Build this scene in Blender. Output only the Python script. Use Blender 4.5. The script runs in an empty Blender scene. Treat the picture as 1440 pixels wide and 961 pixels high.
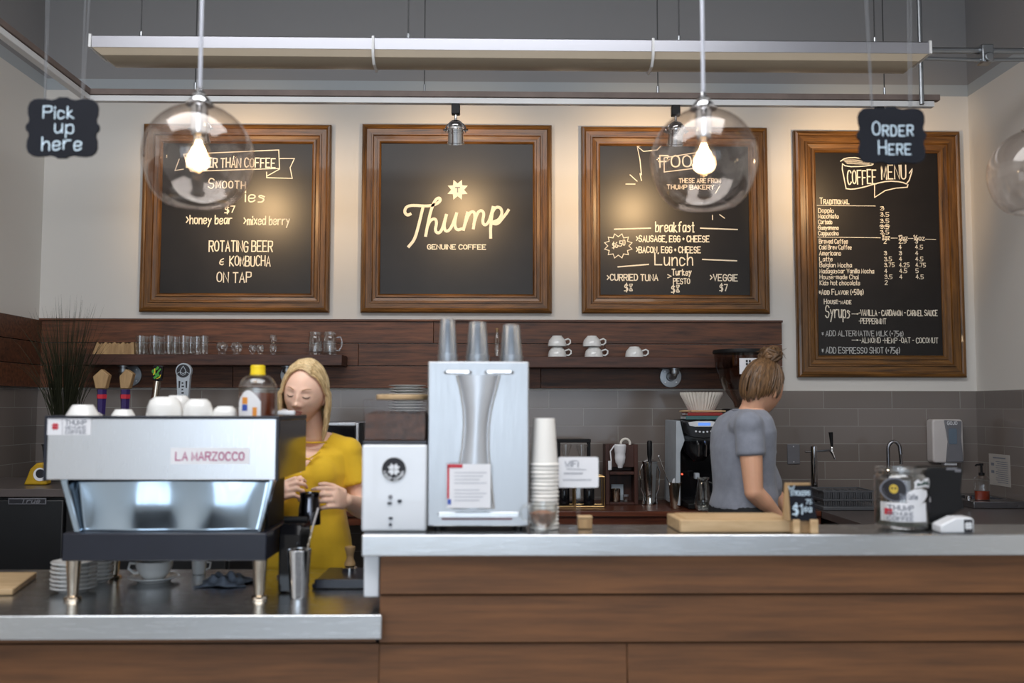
import bpy, bmesh, math, random
import numpy as np
from mathutils import Vector, Matrix, Quaternion
random.seed(7)
SC = bpy.context.scene
COL = SC.collection
PI = math.pi

# ------------------------------------------------------------------ camera
FPX = 1360.0                      # focal length for a 1440 px wide frame
CAM = Vector((0, 0, 1.45))
_y, _p, _r = 0.0178, 0.0667, 0.0014
_F = Vector((math.sin(_y)*math.cos(_p), math.cos(_y)*math.cos(_p), math.sin(_p)))
_R0 = Vector((math.cos(_y), -math.sin(_y), 0)); _U0 = _R0.cross(_F)
_R = _R0*math.cos(_r) + _U0*math.sin(_r); _U = _U0*math.cos(_r) - _R0*math.sin(_r)
cd = bpy.data.cameras.new('camera'); cam = bpy.data.objects.new('camera', cd); COL.objects.link(cam)
m = Matrix.Identity(4)
for i in range(3):
    m[i][0] = _R[i]; m[i][1] = _U[i]; m[i][2] = -_F[i]; m[i][3] = CAM[i]
cam.matrix_world = m
cd.sensor_width = 36; cd.lens = 36*FPX/1440; cd.clip_start = .05
cd.dof.use_dof = True; cd.dof.focus_distance = 5.5; cd.dof.aperture_fstop = 2.2
SC.camera = cam

def at(px, py, Y):
    """world point seen at pixel (px,py) of the 1440x961 frame, on the plane y = Y"""
    d = _F*FPX + _R*(px-720) - _U*(py-480.5)
    return CAM + d*(Y/d.y)
def rect(x0, y0, x1, y1, Y):
    xm, ym = (x0+x1)/2, (y0+y1)/2
    return at(x0, ym, Y).x, at(x1, ym, Y).x, at(xm, y1, Y).z, at(xm, y0, Y).z

# ------------------------------------------------------------------ light, exposure
SC.view_settings.view_transform = 'Standard'; SC.view_settings.look = 'None'
SC.view_settings.gamma = 1; SC.view_settings.use_curve_mapping = False
SC.view_settings.exposure = 0.28
w = bpy.data.worlds.new('world'); SC.world = w; w.use_nodes = True
w.node_tree.nodes['Background'].inputs[0].default_value = (.55, .68, .85, 1)
w.node_tree.nodes['Background'].inputs[1].default_value = 1.2
def area(name, loc, rot, sx, sy, power, col, spread=180):
    l = bpy.data.lights.new(name, 'AREA'); l.shape = 'RECTANGLE'; l.size = sx; l.size_y = sy
    l.energy = power; l.color = col; l.spread = math.radians(spread)
    o = bpy.data.objects.new(name, l); COL.objects.link(o); o.location = loc; o.rotation_euler = rot
    return o
FRONT_Y = -2.6
WIN = [(-2.05, .95, 14), (-1.0, .95, 22), (.05, .95, 20), (1.1, .95, 9), (2.15, .95, 4)]      # daylight windows of the shop front (centre x, width, power)
for wx, ww, wp in WIN:
    area('daylight', (wx, FRONT_Y-.12, 1.75), (PI/2, 0, 0), ww, 2.7, wp, (.82, .91, 1.0))

area('room_ceiling_light', (-.6, 1.9, 4.32), (math.radians(8), 0, 0), 4.6, 3.0, 200, (.97, .98, 1.0))  # unseen fill added overhead to brighten walls, bar and people

try:
    SC.cycles.transparent_max_bounces = 24; SC.cycles.max_bounces = 8; SC.cycles.diffuse_bounces = 4
    SC.cycles.glossy_bounces = 4; SC.cycles.sample_clamp_indirect = 4; SC.cycles.use_denoising = True
    SC.cycles.caustics_reflective = False; SC.cycles.caustics_refractive = False
except Exception: pass

# ------------------------------------------------------------------ materials
def srgb(*c):
    if len(c) == 1: c = c[0]
    f = lambda u: (u/255/12.92) if u/255 <= .04045 else ((u/255+.055)/1.055)**2.4
    return (f(c[0]), f(c[1]), f(c[2]), 1)
def new_mat(name):
    m = bpy.data.materials.new(name); m.use_nodes = True
    return m, m.node_tree.nodes, m.node_tree.links, m.node_tree.nodes['Principled BSDF']
def setp(b, **k):
    names = dict(col='Base Color', rough='Roughness', metal='Metallic', spec='Specular IOR Level', coat='Coat Weight',
                 trans='Transmission Weight', ior='IOR', alpha='Alpha', emit='Emission Color', es='Emission Strength', sheen='Sheen Weight', sss='Subsurface Weight')
    for a, v in k.items(): b.inputs[names[a]].default_value = v
def coords(N, L, scale=(1, 1, 1)):
    t = N.new('ShaderNodeTexCoord'); mp = N.new('ShaderNodeMapping'); mp.inputs['Scale'].default_value = scale
    L.new(t.outputs['Object'], mp.inputs['Vector']); return mp.outputs['Vector']
def ramp(N, L, fac, cols):
    r = N.new('ShaderNodeValToRGB'); e = r.color_ramp.elements
    while len(e) < len(cols): e.new(.5)
    for i, (p, c) in enumerate(cols): e[i].position = p; e[i].color = c
    L.new(fac, r.inputs['Fac']); return r.outputs['Color']
def noise(N, L, vec, scale, detail=4, rough=.55):
    n = N.new('ShaderNodeTexNoise'); n.inputs['Scale'].default_value = scale; n.inputs['Detail'].default_value = detail
    n.inputs['Roughness'].default_value = rough
    if vec is not None: L.new(vec, n.inputs['Vector'])
    return n.outputs['Fac']
def bump(N, L, b, h, strength=.2, dist=.01):
    u = N.new('ShaderNodeBump'); u.inputs['Strength'].default_value = strength; u.inputs['Distance'].default_value = dist
    L.new(h, u.inputs['Height']); L.new(u.outputs['Normal'], b.inputs['Normal'])
def plain(name, col, rough=.5, metal=0, var=.08, nscale=9, bmp=0, **k):
    m, N, L, b = new_mat(name); setp(b, col=col, rough=rough, metal=metal, **k)
    v = coords(N, L); n = noise(N, L, v, nscale)
    lo = tuple(c*(1-var) for c in col[:3])+(1,); hi = tuple(min(1, c*(1+var)) for c in col[:3])+(1,)
    L.new(ramp(N, L, n, [(.3, lo), (.7, hi)]), b.inputs['Base Color'])
    if bmp: bump(N, L, b, noise(N, L, v, nscale*12, 3), bmp, .004)
    return m
def wood(name, dark, light, stretch=(1.2, 14, 14), rough=.45, island=.35, bmp=.15, coat=0.0, scale=3.2):
    m, N, L, b = new_mat(name); setp(b, rough=rough, coat=coat)
    g = N.new('ShaderNodeNewGeometry')
    t = N.new('ShaderNodeTexCoord'); mp = N.new('ShaderNodeMapping'); mp.inputs['Scale'].default_value = stretch
    ad = N.new('ShaderNodeVectorMath'); ad.operation = 'ADD'
    sc = N.new('ShaderNodeVectorMath'); sc.operation = 'SCALE'; sc.inputs[0].default_value = (7, 3, 5)
    L.new(g.outputs['Random Per Island'], sc.inputs['Scale'])
    L.new(t.outputs['Object'], ad.inputs[0]); L.new(sc.outputs[0], ad.inputs[1]); L.new(ad.outputs[0], mp.inputs['Vector'])
    n1 = noise(N, L, mp.outputs['Vector'], scale, 7, .62)
    c = ramp(N, L, n1, [(.28, dark), (.5, tuple((dark[i]+light[i])/2 for i in range(3))+(1,)), (.72, light)])
    mx = N.new('ShaderNodeMix'); mx.data_type = 'RGBA'; mx.blend_type = 'MULTIPLY'
    mr = N.new('ShaderNodeMapRange'); mr.inputs['To Min'].default_value = 1-island; mr.inputs['To Max'].default_value = 1+island*.4
    L.new(g.outputs['Random Per Island'], mr.inputs['Value'])
    mx.inputs['Factor'].default_value = 1; L.new(c, mx.inputs[6]); L.new(mr.outputs[0], mx.inputs[7])
    L.new(mx.outputs[2], b.inputs['Base Color']); bump(N, L, b, n1, bmp, .004)
    return m
def steel(name, col=(.62, .63, .65, 1), rough=.25, stretch=(60, 2, 2), amt=.12):
    m, N, L, b = new_mat(name); setp(b, col=col, metal=1, rough=rough)
    n = noise(N, L, coords(N, L, stretch), 6, 4)
    mr = N.new('ShaderNodeMapRange'); mr.inputs['To Min'].default_value = max(.03, rough-amt); mr.inputs['To Max'].default_value = rough+amt
    L.new(n, mr.inputs['Value']); L.new(mr.outputs[0], b.inputs['Roughness']); return m
def glass(name, tint=(.97, .98, .98, 1), edge=.55, base=.05, rough=.02, gcol=(1, 1, 1, 1), pw=2.6):
    m = bpy.data.materials.new(name); m.use_nodes = True; N = m.node_tree.nodes; L = m.node_tree.links; N.clear()
    o = N.new('ShaderNodeOutputMaterial'); t = N.new('ShaderNodeBsdfTransparent'); t.inputs[0].default_value = tint
    g = N.new('ShaderNodeBsdfGlossy'); g.inputs['Roughness'].default_value = rough; g.inputs['Color'].default_value = gcol
    lw = N.new('ShaderNodeLayerWeight'); lw.inputs['Blend'].default_value = .5
    p = N.new('ShaderNodeMath'); p.operation = 'POWER'; p.inputs[1].default_value = pw
    q = N.new('ShaderNodeMath'); q.operation = 'MULTIPLY_ADD'; q.inputs[1].default_value = edge; q.inputs[2].default_value = base
    x = N.new('ShaderNodeMixShader')
    L.new(lw.outputs['Facing'], p.inputs[0]); L.new(p.outputs[0], q.inputs[0]); L.new(q.outputs[0], x.inputs[0])
    L.new(t.outputs[0], x.inputs[1]); L.new(g.outputs[0], x.inputs[2]); L.new(x.outputs[0], o.inputs[0]); return m
def glow(name, col, s):
    m, N, L, b = new_mat(name); setp(b, col=(0, 0, 0, 1), emit=col, es=s); return m
def wallpaint(name):
    m, N, L, b = new_mat(name); setp(b, rough=.75)
    g = N.new('ShaderNodeNewGeometry'); s = N.new('ShaderNodeSeparateXYZ'); L.new(g.outputs['Position'], s.inputs[0])
    gt = N.new('ShaderNodeMath'); gt.operation = 'GREATER_THAN'; gt.inputs[1].default_value = PAINT_Z; L.new(s.outputs['Z'], gt.inputs[0])
    gt2 = N.new('ShaderNodeMath'); gt2.operation = 'GREATER_THAN'; gt2.inputs[1].default_value = PAINT_Z+.07; L.new(s.outputs['Z'], gt2.inputs[0])
    mx = N.new('ShaderNodeMix'); mx.data_type = 'RGBA'; mx.inputs[6].default_value = srgb(226, 222, 216); mx.inputs[7].default_value = srgb(178, 184, 188); L.new(gt.outputs[0], mx.inputs[0])
    mz = N.new('ShaderNodeMix'); mz.data_type = 'RGBA'; mz.inputs[7].default_value = srgb(150, 149, 150); L.new(gt2.outputs[0], mz.inputs[0]); L.new(mx.outputs[2], mz.inputs[6])
    L.new(mz.outputs[2], b.inputs['Base Color']); bump(N, L, b, noise(N, L, coords(N, L), 160, 3), .06, .003); return m
def tiles(name):
    m, N, L, b = new_mat(name); setp(b, rough=.13, spec=.5)
    g = N.new('ShaderNodeNewGeometry'); s = N.new('ShaderNodeSeparateXYZ'); L.new(g.outputs['Position'], s.inputs[0])
    a = N.new('ShaderNodeMath'); a.operation = 'ADD'; L.new(s.outputs['X'], a.inputs[0]); L.new(s.outputs['Y'], a.inputs[1])
    a2 = N.new('ShaderNodeMath'); a2.operation = 'ADD'; a2.inputs[1].default_value = TILE_U; L.new(a.outputs[0], a2.inputs[0])
    z2 = N.new('ShaderNodeMath'); z2.operation = 'ADD'; z2.inputs[1].default_value = TILE_V; L.new(s.outputs['Z'], z2.inputs[0])
    c = N.new('ShaderNodeCombineXYZ'); L.new(a2.outputs[0], c.inputs[0]); L.new(z2.outputs[0], c.inputs[1])
    k = N.new('ShaderNodeTexBrick'); k.offset = .5; k.inputs['Scale'].default_value = 1; k.inputs['Brick Width'].default_value = .4095
    k.inputs['Row Height'].default_value = .1046; k.inputs['Mortar Size'].default_value = .002; k.inputs['Mortar Smooth'].default_value = .2
    k.inputs['Color1'].default_value = srgb(129, 119, 113); k.inputs['Color2'].default_value = srgb(119, 110, 104); k.inputs['Mortar'].default_value = srgb(150, 146, 140)
    L.new(c.outputs[0], k.inputs['Vector']); L.new(k.outputs['Color'], b.inputs['Base Color'])
    inv = N.new('ShaderNodeMath'); inv.operation = 'SUBTRACT'; inv.inputs[0].default_value = 1; L.new(k.outputs['Fac'], inv.inputs[1])
    w_ = noise(N, L, g.outputs['Position'], 5, 2); ad = N.new('ShaderNodeMath'); ad.operation = 'MULTIPLY_ADD'; ad.inputs[1].default_value = .5
    L.new(w_, ad.inputs[0]); L.new(inv.outputs[0], ad.inputs[2]); bump(N, L, b, ad.outputs[0], .35, .004); return m

WY = 5.75                                                     # back wall plane
PAINT_Z = at(700, 131, WY).z
_t = at(1158, 550, WY-.012)
TILE_V = -(_t.z) + .1046*20
TILE_U = -(_t.x + _t.y) + .4095*20
M = {}
M['wall'] = wallpaint('wall_paint'); M['tile'] = tiles('glazed_tile')
M['ceil'] = plain('ceiling_paint', srgb(120, 118, 118), .8); M['floor'] = plain('concrete_floor', srgb(172, 172, 172), .28, var=.12, nscale=2)
M['panel'] = wood('stained_pine', srgb(46, 26, 19), srgb(128, 78, 50), (1.3, 16, 16), .5, .3)
M['shelfwood'] = wood('shelf_pine', srgb(44, 25, 20), srgb(92, 56, 42), (1.3, 16, 16), .5, .2)
M['frame_h'] = wood('frame_oak_across', srgb(46, 27, 10), srgb(146, 98, 42), (1.2, 20, 20), .38, .1, coat=.2)
M['frame_v'] = wood('frame_oak_upright', srgb(46, 27, 10), srgb(146, 98, 42), (20, 20, 1.2), .38, .1, coat=.2)
M['siding'] = wood('bar_cedar', srgb(84, 54, 30), srgb(126, 82, 46), (.8, 9, 13), .62, .05, .08)
M['counterwood'] = wood('walnut_top', srgb(62, 30, 20), srgb(110, 60, 40), (1.2, 12, 12), .3, .2)
M['lightwood'] = wood('pale_maple', srgb(176, 142, 100), srgb(222, 192, 150), (1.5, 14, 14), .5, .15)
M['tan'] = wood('tan_ash', srgb(150, 116, 78), srgb(205, 170, 122), (9, 9, 1.4), .55, .2)
M['darkwood'] = wood('dark_walnut', srgb(48, 24, 17), srgb(84, 46, 34), (9, 9, 1.4), .45, .2)
M['steel'] = steel('brushed_steel', (.66, .68, .70, 1), .24, (2, 60, 60)); M['steelv'] = steel('brushed_steel_upright', (.70, .71, .73, 1), .30, (60, 60, 2), .1)
M['polish'] = steel('polished_steel', (.44, .54, .64, 1), .14, (3, 3, 3), .04); M['chrome'] = steel('chrome', (.72, .72, .73, 1), .08, (2, 2, 2), .04)  # polish: bluish sky reflection tinted into the steel's base colour
M['brass'] = steel('warm_steel', (.62, .54, .44, 1), .2, (3, 3, 3), .05); M['gold'] = steel('brass_wire', (.60, .40, .18, 1), .3, (3, 3, 3), .05)
M['galv'] = steel('galvanised_pipe', (.36, .38, .40, 1), .38, (5, 5, 5), .1); M['alu'] = steel('satin_aluminium', (.48, .48, .52, 1), .34, (60, 3, 3), .08)
M['smoke'] = plain('smoked_side_panel', srgb(58, 47, 44), .12, .5)  # polished steel sides, with their dark reflections put into the colour
M['navy'] = plain('navy_black_enamel', srgb(28, 31, 44), .3); M['black'] = plain('black_plastic', srgb(18, 18, 20), .5, spec=.3); M['gloss'] = plain('gloss_black', srgb(20, 20, 23), .1)
M['fridge'] = plain('black_vinyl_steel', srgb(26, 27, 29), .45, bmp=.05); M['greytop'] = plain('grey_laminate', srgb(92, 84, 82), .3)
M['white'] = plain('white_plastic', srgb(228, 230, 234), .35, var=.02); M['enamel'] = plain('white_enamel', srgb(226, 230, 236), .25, var=.02, coat=.3)
M['ceramic'] = plain('white_ceramic', srgb(236, 236, 234), .14, var=.02, coat=.4); M['paper'] = plain('white_paper', srgb(236, 236, 240), .7, var=.03)
M['papercup'] = plain('white_paper_cup', srgb(238, 235, 230), .55, var=.02); M['filter'] = plain('filter_paper', srgb(236, 230, 220), .8, var=.03)
M['chalkboard'] = plain('chalkboard', srgb(27, 23, 22), .37, var=.25, nscale=5, spec=.46); M['slate'] = plain('slate_sign', srgb(29, 31, 38), .8, var=.1, spec=.2)
M['chalk'] = plain('chalk_paint', srgb(240, 234, 220), .8, var=.04, nscale=60); M['chalkblue'] = plain('pale_blue_chalk', srgb(206, 226, 240), .8, var=.04)
M['chalkdim'] = plain('faded_chalk', srgb(196, 196, 194), .85, var=.2, nscale=80)
M['ink'] = plain('black_print', srgb(34, 34, 40), .6); M['greyink'] = plain('grey_print', srgb(120, 124, 136), .6); M['red'] = plain('red_print', srgb(196, 44, 60), .6); M['magenta'] = plain('magenta_print', srgb(176, 60, 120), .6)
M['blue'] = plain('blue_print', srgb(60, 90, 180), .6); M['purple'] = plain('purple_lacquer', srgb(54, 40, 96), .35); M['green'] = plain('green_print', srgb(70, 150, 50), .5)
M['yellow'] = plain('yellow_plastic', srgb(240, 208, 30), .4, var=.03); M['mustardbag'] = plain('yellow_vinyl', srgb(190, 150, 30), .45); M['orange'] = plain('orange_print', srgb(230, 150, 60), .6)
M['honey'] = plain('honey', srgb(112, 48, 14), .15, var=.15); M['beans'] = plain('roasted_beans', srgb(92, 62, 46), .55, var=.6, nscale=60, bmp=.8)
M['syrup'] = plain('orange_soap', srgb(150, 52, 22), .15); M['silvergrey'] = plain('silver_grey_plastic', srgb(120, 120, 126), .35); M['warmwhite'] = plain('warm_white_plastic', srgb(214, 208, 206), .4, var=.03)
M['globe'] = glass('lamp_glass', (.96, .935, .92, 1), .66, .075, .04, (1, .94, .89, 1), 2.4); M['glass'] = glass('clear_glass', (.95, .955, .95, 1), .70, .065, .03, pw=1.8)
M['plastic'] = glass('clear_plastic_cup', (.88, .91, .94, 1), .42, .16, .32, pw=1.5); M['smokeglass'] = glass('smoky_hopper_plastic', (.52, .42, .37, 1), .3, .05, .08)
M['hopper'] = glass('clear_hopper', (.88, .86, .86, 1), .2, .012, .08); M['bottle'] = glass('honey_bottle_plastic', (.92, .89, .84, 1), .5, .12, .2)
M['diffuser'] = plain('cream_acrylic', srgb(168, 154, 134), .35, var=.02); M['trackwhite'] = plain('white_track', srgb(222, 222, 222), .35, var=.02)
M['strut'] = plain('dusty_strut', srgb(118, 104, 98), .6, var=.15); M['cable'] = plain('dark_cable', srgb(60, 60, 62), .5); M['clearcord'] = plain('pale_nylon', srgb(120, 122, 126), .3); M['rod'] = plain('pale_rod', srgb(204, 206, 216), .3, .3)
M['bulb'] = glow('lit_bulb', (1, .78, .50, 1), 14.0); M['filament'] = glow('filament', (1, .72, .40, 1), 40.0); M['spotlens'] = glow('spot_lens', (1, .83, .6, 1), 12.0); M['lcd'] = glow('blue_display', (.12, .28, .8, 1), 1.0); M['redled'] = glow('red_led', (1, .1, .05, 1), 1.5)
M['leaf'] = plain('reed_green', srgb(52, 54, 38), .5, var=.4, nscale=30); M['pot'] = plain('clay_pot', srgb(60, 58, 56), .6)
M['skin'] = plain('skin', srgb(244, 200, 176), .48, var=.05, nscale=14, sss=.08); M['skin2'] = plain('warm_skin', srgb(226, 172, 140), .48, var=.05, nscale=14, sss=.08)
M['lips'] = plain('lips', srgb(172, 92, 86), .4); M['lash'] = plain('lashes', srgb(70, 46, 34), .7); M['brow'] = plain('brows', srgb(176, 134, 96), .8)
M['blond'] = wood('blond_hair', srgb(176, 140, 88), srgb(252, 228, 180), (30, 30, 2), .42, .3, .3); M['brown'] = wood('brown_hair', srgb(58, 42, 30), srgb(140, 104, 68), (30, 30, 2), .45, .45, .3)
M['mustard'] = plain('mustard_jersey', srgb(228, 184, 34), .85, var=.1, nscale=7, bmp=.15, sheen=.2); M['greytee'] = plain('heather_grey_jersey', srgb(134, 138, 150), .9, var=.12, nscale=24, bmp=.2, sheen=.2)
M['pants'] = plain('black_denim', srgb(26, 27, 31), .8, bmp=.2); M['cloth'] = plain('grey_cloth', srgb(130, 140, 156), .9, var=.3, nscale=30, bmp=.3)
M['dispsteel'] = steel('dispenser_steel', (.44, .45, .465, 1), .36, (60, 60, 2), .08)
M['alu2'] = plain('bright_satin_front', srgb(206, 210, 216), .38, .5, var=.02)
M['bulbshell'] = glass('bulb_glass', (1, .93, .84, 1), .4, .08, .05, (1, .9, .75, 1), 2)
M['darkred'] = plain('dark_red_line', srgb(110, 30, 40), .5); M['pale'] = plain('pale_print', srgb(196, 198, 206), .7); M['sugar'] = plain('brown_sugar', srgb(150, 104, 76), .7, var=.45, nscale=60, bmp=.6)
M['paperdark'] = plain('folded_notes', srgb(74, 76, 66), .8, var=.5, nscale=40); M['skull'] = plain('yellow_print', srgb(206, 178, 70), .6); M['fishgreen'] = plain('dark_green_print', srgb(46, 74, 66), .6)
SPOTW = (31, 29, 33, 28); SPOTY = (285, 285, 275, 265)
M['silverlabel'] = plain('pale_grey_label', srgb(178, 186, 194), .4); M['cardblue'] = plain('pale_blue_card', srgb(186, 198, 208), .7); M['teal'] = plain('teal_cover', srgb(70, 110, 112), .5); M['darkredbook'] = plain('red_cover', srgb(150, 44, 40), .5)
M['polishw'] = steel('bright_shaker_steel', (.80, .79, .76, 1), .16, (3, 3, 3), .05); M['silverdk'] = plain('dark_grey_plastic', srgb(84, 86, 90), .4); M['galvd'] = steel('dark_chrome', (.30, .30, .32, 1), .25, (3, 3, 3), .05); M['winblue'] = plain('blue_grey_window', srgb(104, 120, 136), .2); M['paperdim'] = plain('laminated_paper', srgb(188, 182, 176), .5)
M['jugsteel'] = steel('dark_jug_steel', (.16, .16, .18, 1), .15, (3, 3, 3), .05)

# ------------------------------------------------------------------ mesh helpers
class MB:
    def __init__(s): s.v = []; s.f = []; s.mi = []; s.cur = 0
    def _add(s, vs, fs):
        n = len(s.v); s.v += [tuple(p) for p in vs]; s.f += [tuple(i+n for i in f) for f in fs]; s.mi += [s.cur]*len(fs); return s
    def box(s, x0, x1, y0, y1, z0, z1):
        return s._add([(x0,y0,z0),(x1,y0,z0),(x1,y1,z0),(x0,y1,z0),(x0,y0,z1),(x1,y0,z1),(x1,y1,z1),(x0,y1,z1)],
                      [(3,2,1,0),(4,5,6,7),(0,1,5,4),(1,2,6,5),(2,3,7,6),(3,0,4,7)])
    def hexa(s, p):   # eight corners, order as in box
        return s._add(p, [(3,2,1,0),(4,5,6,7),(0,1,5,4),(1,2,6,5),(2,3,7,6),(3,0,4,7)])
    def lathe(s, prof, n=28, c=(0,0,0), sx=1, sy=1):
        vs = []; fs = []; rows = []
        for r, z in prof:
            if r < 1e-6: rows.append([len(vs)]); vs.append((c[0], c[1], c[2]+z))
            else:
                rows.append(list(range(len(vs), len(vs)+n)))
                vs += [(c[0]+r*sx*math.cos(2*PI*i/n), c[1]+r*sy*math.sin(2*PI*i/n), c[2]+z) for i in range(n)]
        for a, b in zip(rows, rows[1:]):
            for i in range(n):
                j = (i+1) % n
                if len(a) == 1 and len(b) == 1: continue
                if len(a) == 1: fs.append((a[0], b[j], b[i]))
                elif len(b) == 1: fs.append((a[i], a[j], b[0]))
                else: fs.append((a[i], a[j], b[j], b[i]))
        return s._add(vs, fs)
    def tube(s, pts, r, n=10, closed=False, flat=1.0, flatdir=None):
        P = [Vector(p) for p in pts]; k = len(P)
        R = r if isinstance(r, (list, tuple)) else [r]*k
        vs = []; fs = []; u = None
        for i in range(k):
            if closed: t = P[(i+1) % k]-P[i-1]
            else: t = P[min(i+1, k-1)]-P[max(i-1, 0)]
            if t.length < 1e-9: t = Vector((0, 0, 1))
            t.normalize()
            if u is None:
                a = Vector(flatdir) if flatdir is not None else (Vector((0, 0, 1)) if abs(t.z) < .9 else Vector((1, 0, 0)))
                u = (a - t*a.dot(t)).normalized()
            else:
                u = u - t*u.dot(t); u = u.normalized() if u.length > 1e-6 else t.orthogonal().normalized()
            w_ = t.cross(u)
            for j in range(n):
                a = 2*PI*j/n; vs.append(P[i] + u*(math.cos(a)*R[i]*flat) + w_*(math.sin(a)*R[i]))
        for i in range(k if closed else k-1):
            for j in range(n):
                a, b = i*n+j, i*n+(j+1) % n; c, d = ((i+1) % k)*n+(j+1) % n, ((i+1) % k)*n+j
                fs.append((a, b, c, d))
        if not closed: fs += [tuple(range(n-1, -1, -1)), tuple(range((k-1)*n, k*n))]
        return s._add(vs, fs)
    def cyl(s, a, b, r, r2=None, n=20): return s.tube([a, b], [r, r if r2 is None else r2], n)
    def ell(s, c, rx, ry, rz, n=20, m=12, mat=None):
        vs = []; fs = []
        for i in range(m+1):
            th = PI*i/m
            for j in range(n):
                ph = 2*PI*j/n; p = Vector((rx*math.sin(th)*math.cos(ph), ry*math.sin(th)*math.sin(ph), rz*math.cos(th)))
                if mat is not None: p = mat @ p
                vs.append(Vector(c)+p)
        for i in range(m):
            for j in range(n): fs.append((i*n+j, (i+1)*n+j, (i+1)*n+(j+1) % n, i*n+(j+1) % n))
        return s._add(vs, fs)
    def prism(s, out, a0, a1, ax='y'):
        n = len(out)
        f = {'y': lambda p, a: (p[0], a, p[1]), 'z': lambda p, a: (p[0], p[1], a), 'x': lambda p, a: (a, p[0], p[1])}[ax]
        vs = [f(p, a0) for p in out]+[f(p, a1) for p in out]
        return s._add(vs, [tuple(range(n)), tuple(range(2*n-1, n-1, -1))]+[(i, i+n, (i+1) % n+n, (i+1) % n) for i in range(n)])
    def limb(s, pts, R, n=14):
        s.tube(pts, R, n)
        for p, r in zip(pts, R): s.ell(p, r, r, r, n, 10)
        return s
    def loft(s, rings, n=28):      # rings: (cx, cy, z, rx, ry[, rot])
        vs = []
        for g in rings:
            cx, cy, z, rx, ry = g[:5]; ro = g[5] if len(g) > 5 else 0
            for j in range(n):
                a = 2*PI*j/n; x, y = rx*math.copysign(abs(math.cos(a))**.85, math.cos(a)), ry*math.copysign(abs(math.sin(a))**.85, math.sin(a))
                vs.append((cx+x*math.cos(ro)-y*math.sin(ro), cy+x*math.sin(ro)+y*math.cos(ro), z))
        k = len(rings); fs = [(i*n+j, i*n+(j+1) % n, (i+1)*n+(j+1) % n, (i+1)*n+j) for i in range(k-1) for j in range(n)]
        return s._add(vs, fs+[tuple(range(n-1, -1, -1)), tuple(range((k-1)*n, k*n))])
    def ribbon(s, pts, w, y):      # painted stroke in the x-z plane at depth y
        P = [Vector((p[0], p[1])) for p in pts]; Q = [P[0]]
        for p in P[1:]:
            if (p-Q[-1]).length > 1e-6: Q.append(p)
        if len(Q) < 2: Q.append(Q[0]+Vector((w*.5, 0)))
        t0 = (Q[1]-Q[0]).normalized(); t1 = (Q[-1]-Q[-2]).normalized(); Q[0] = Q[0]-t0*w*.35; Q[-1] = Q[-1]+t1*w*.35
        s.rc = getattr(s, 'rc', 0)+1; y = y-.00006*s.rc; vs = []
        for i, p in enumerate(Q):
            a = (Q[i]-Q[i-1]).normalized() if i else (Q[1]-Q[0]).normalized()
            b = (Q[i+1]-Q[i]).normalized() if i < len(Q)-1 else a
            t = a+b; t = t.normalized() if t.length > .3 else a
            nrm = Vector((-t.y, t.x)); k = min(1.6, 1/max(.5, abs(nrm.dot(Vector((-a.y, a.x))))))
            for sg in (1, -1): q = p+nrm*(sg*w/2*k); vs.append((q.x, y, q.y))
        return s._add(vs, [(2*i+1, 2*i+3, 2*i+2, 2*i) for i in range(len(Q)-1)])
    def shift(s, d):
        s.v = [(p[0]+d[0], p[1]+d[1], p[2]+d[2]) for p in s.v]; return s
    def xf(s, mat):
        s.v = [tuple(mat @ Vector(p)) for p in s.v]; return s
    def mesh(s, name, mats, smooth=35):
        me = bpy.data.meshes.new(name); me.from_pydata(s.v, [], s.f); me.update()
        mats = mats if isinstance(mats, (list, tuple)) else [mats]
        for k in mats: me.materials.append(M[k] if isinstance(k, str) else k)
        if len(mats) > 1: me.polygons.foreach_set('material_index', s.mi)
        bm = bmesh.new(); bm.from_mesh(me); bmesh.ops.recalc_face_normals(bm, faces=bm.faces); bm.to_mesh(me); bm.free()
        if smooth:
            me.polygons.foreach_set('use_smooth', [True]*len(me.polygons))
            me.set_sharp_from_angle(angle=math.radians(smooth))
        return me
    def build(s, name, mats, parent=None, smooth=35, bev=0, loc=None, seg=2):
        o = bpy.data.objects.new(name, s.mesh(name, mats, smooth)); COL.objects.link(o)
        if parent is not None: o.parent = parent
        if loc is not None: o.location = loc
        if bev:
            b = o.modifiers.new('bevel', 'BEVEL'); b.width = bev; b.segments = seg; b.limit_method = 'ANGLE'; b.angle_limit = math.radians(40)
        return o
def tag(o, label=None, cat=None, group=None, kind=None):
    if label: o['label'] = label
    if cat: o['category'] = cat
    if group: o['group'] = group
    if kind: o['kind'] = kind
    return o
def thing(name, label, cat, loc=(0, 0, 0), rz=0, group=None):
    o = bpy.data.objects.new(name, None); COL.objects.link(o); o.empty_display_size = .05
    o.location = loc; o.rotation_euler = (0, 0, rz); return tag(o, label, cat, group)
def struct(name, mb, mats, **k): return tag(mb.build(name, mats, **k), kind='structure')
KIDS = {}
def kids(o): return [c for c in bpy.data.objects if c.parent == o]
def dup(root, loc, label=None, group=None, rz=None):
    r = root.copy(); COL.objects.link(r); r.location = loc
    if rz is not None: r.rotation_euler = (0, 0, rz)
    if label: r['label'] = label
    if group: r['group'] = group
    for ch in kids(root):
        c = ch.copy(); COL.objects.link(c); c.parent = r
        for g in kids(ch): d = g.copy(); COL.objects.link(d); d.parent = c
    return r

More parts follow.
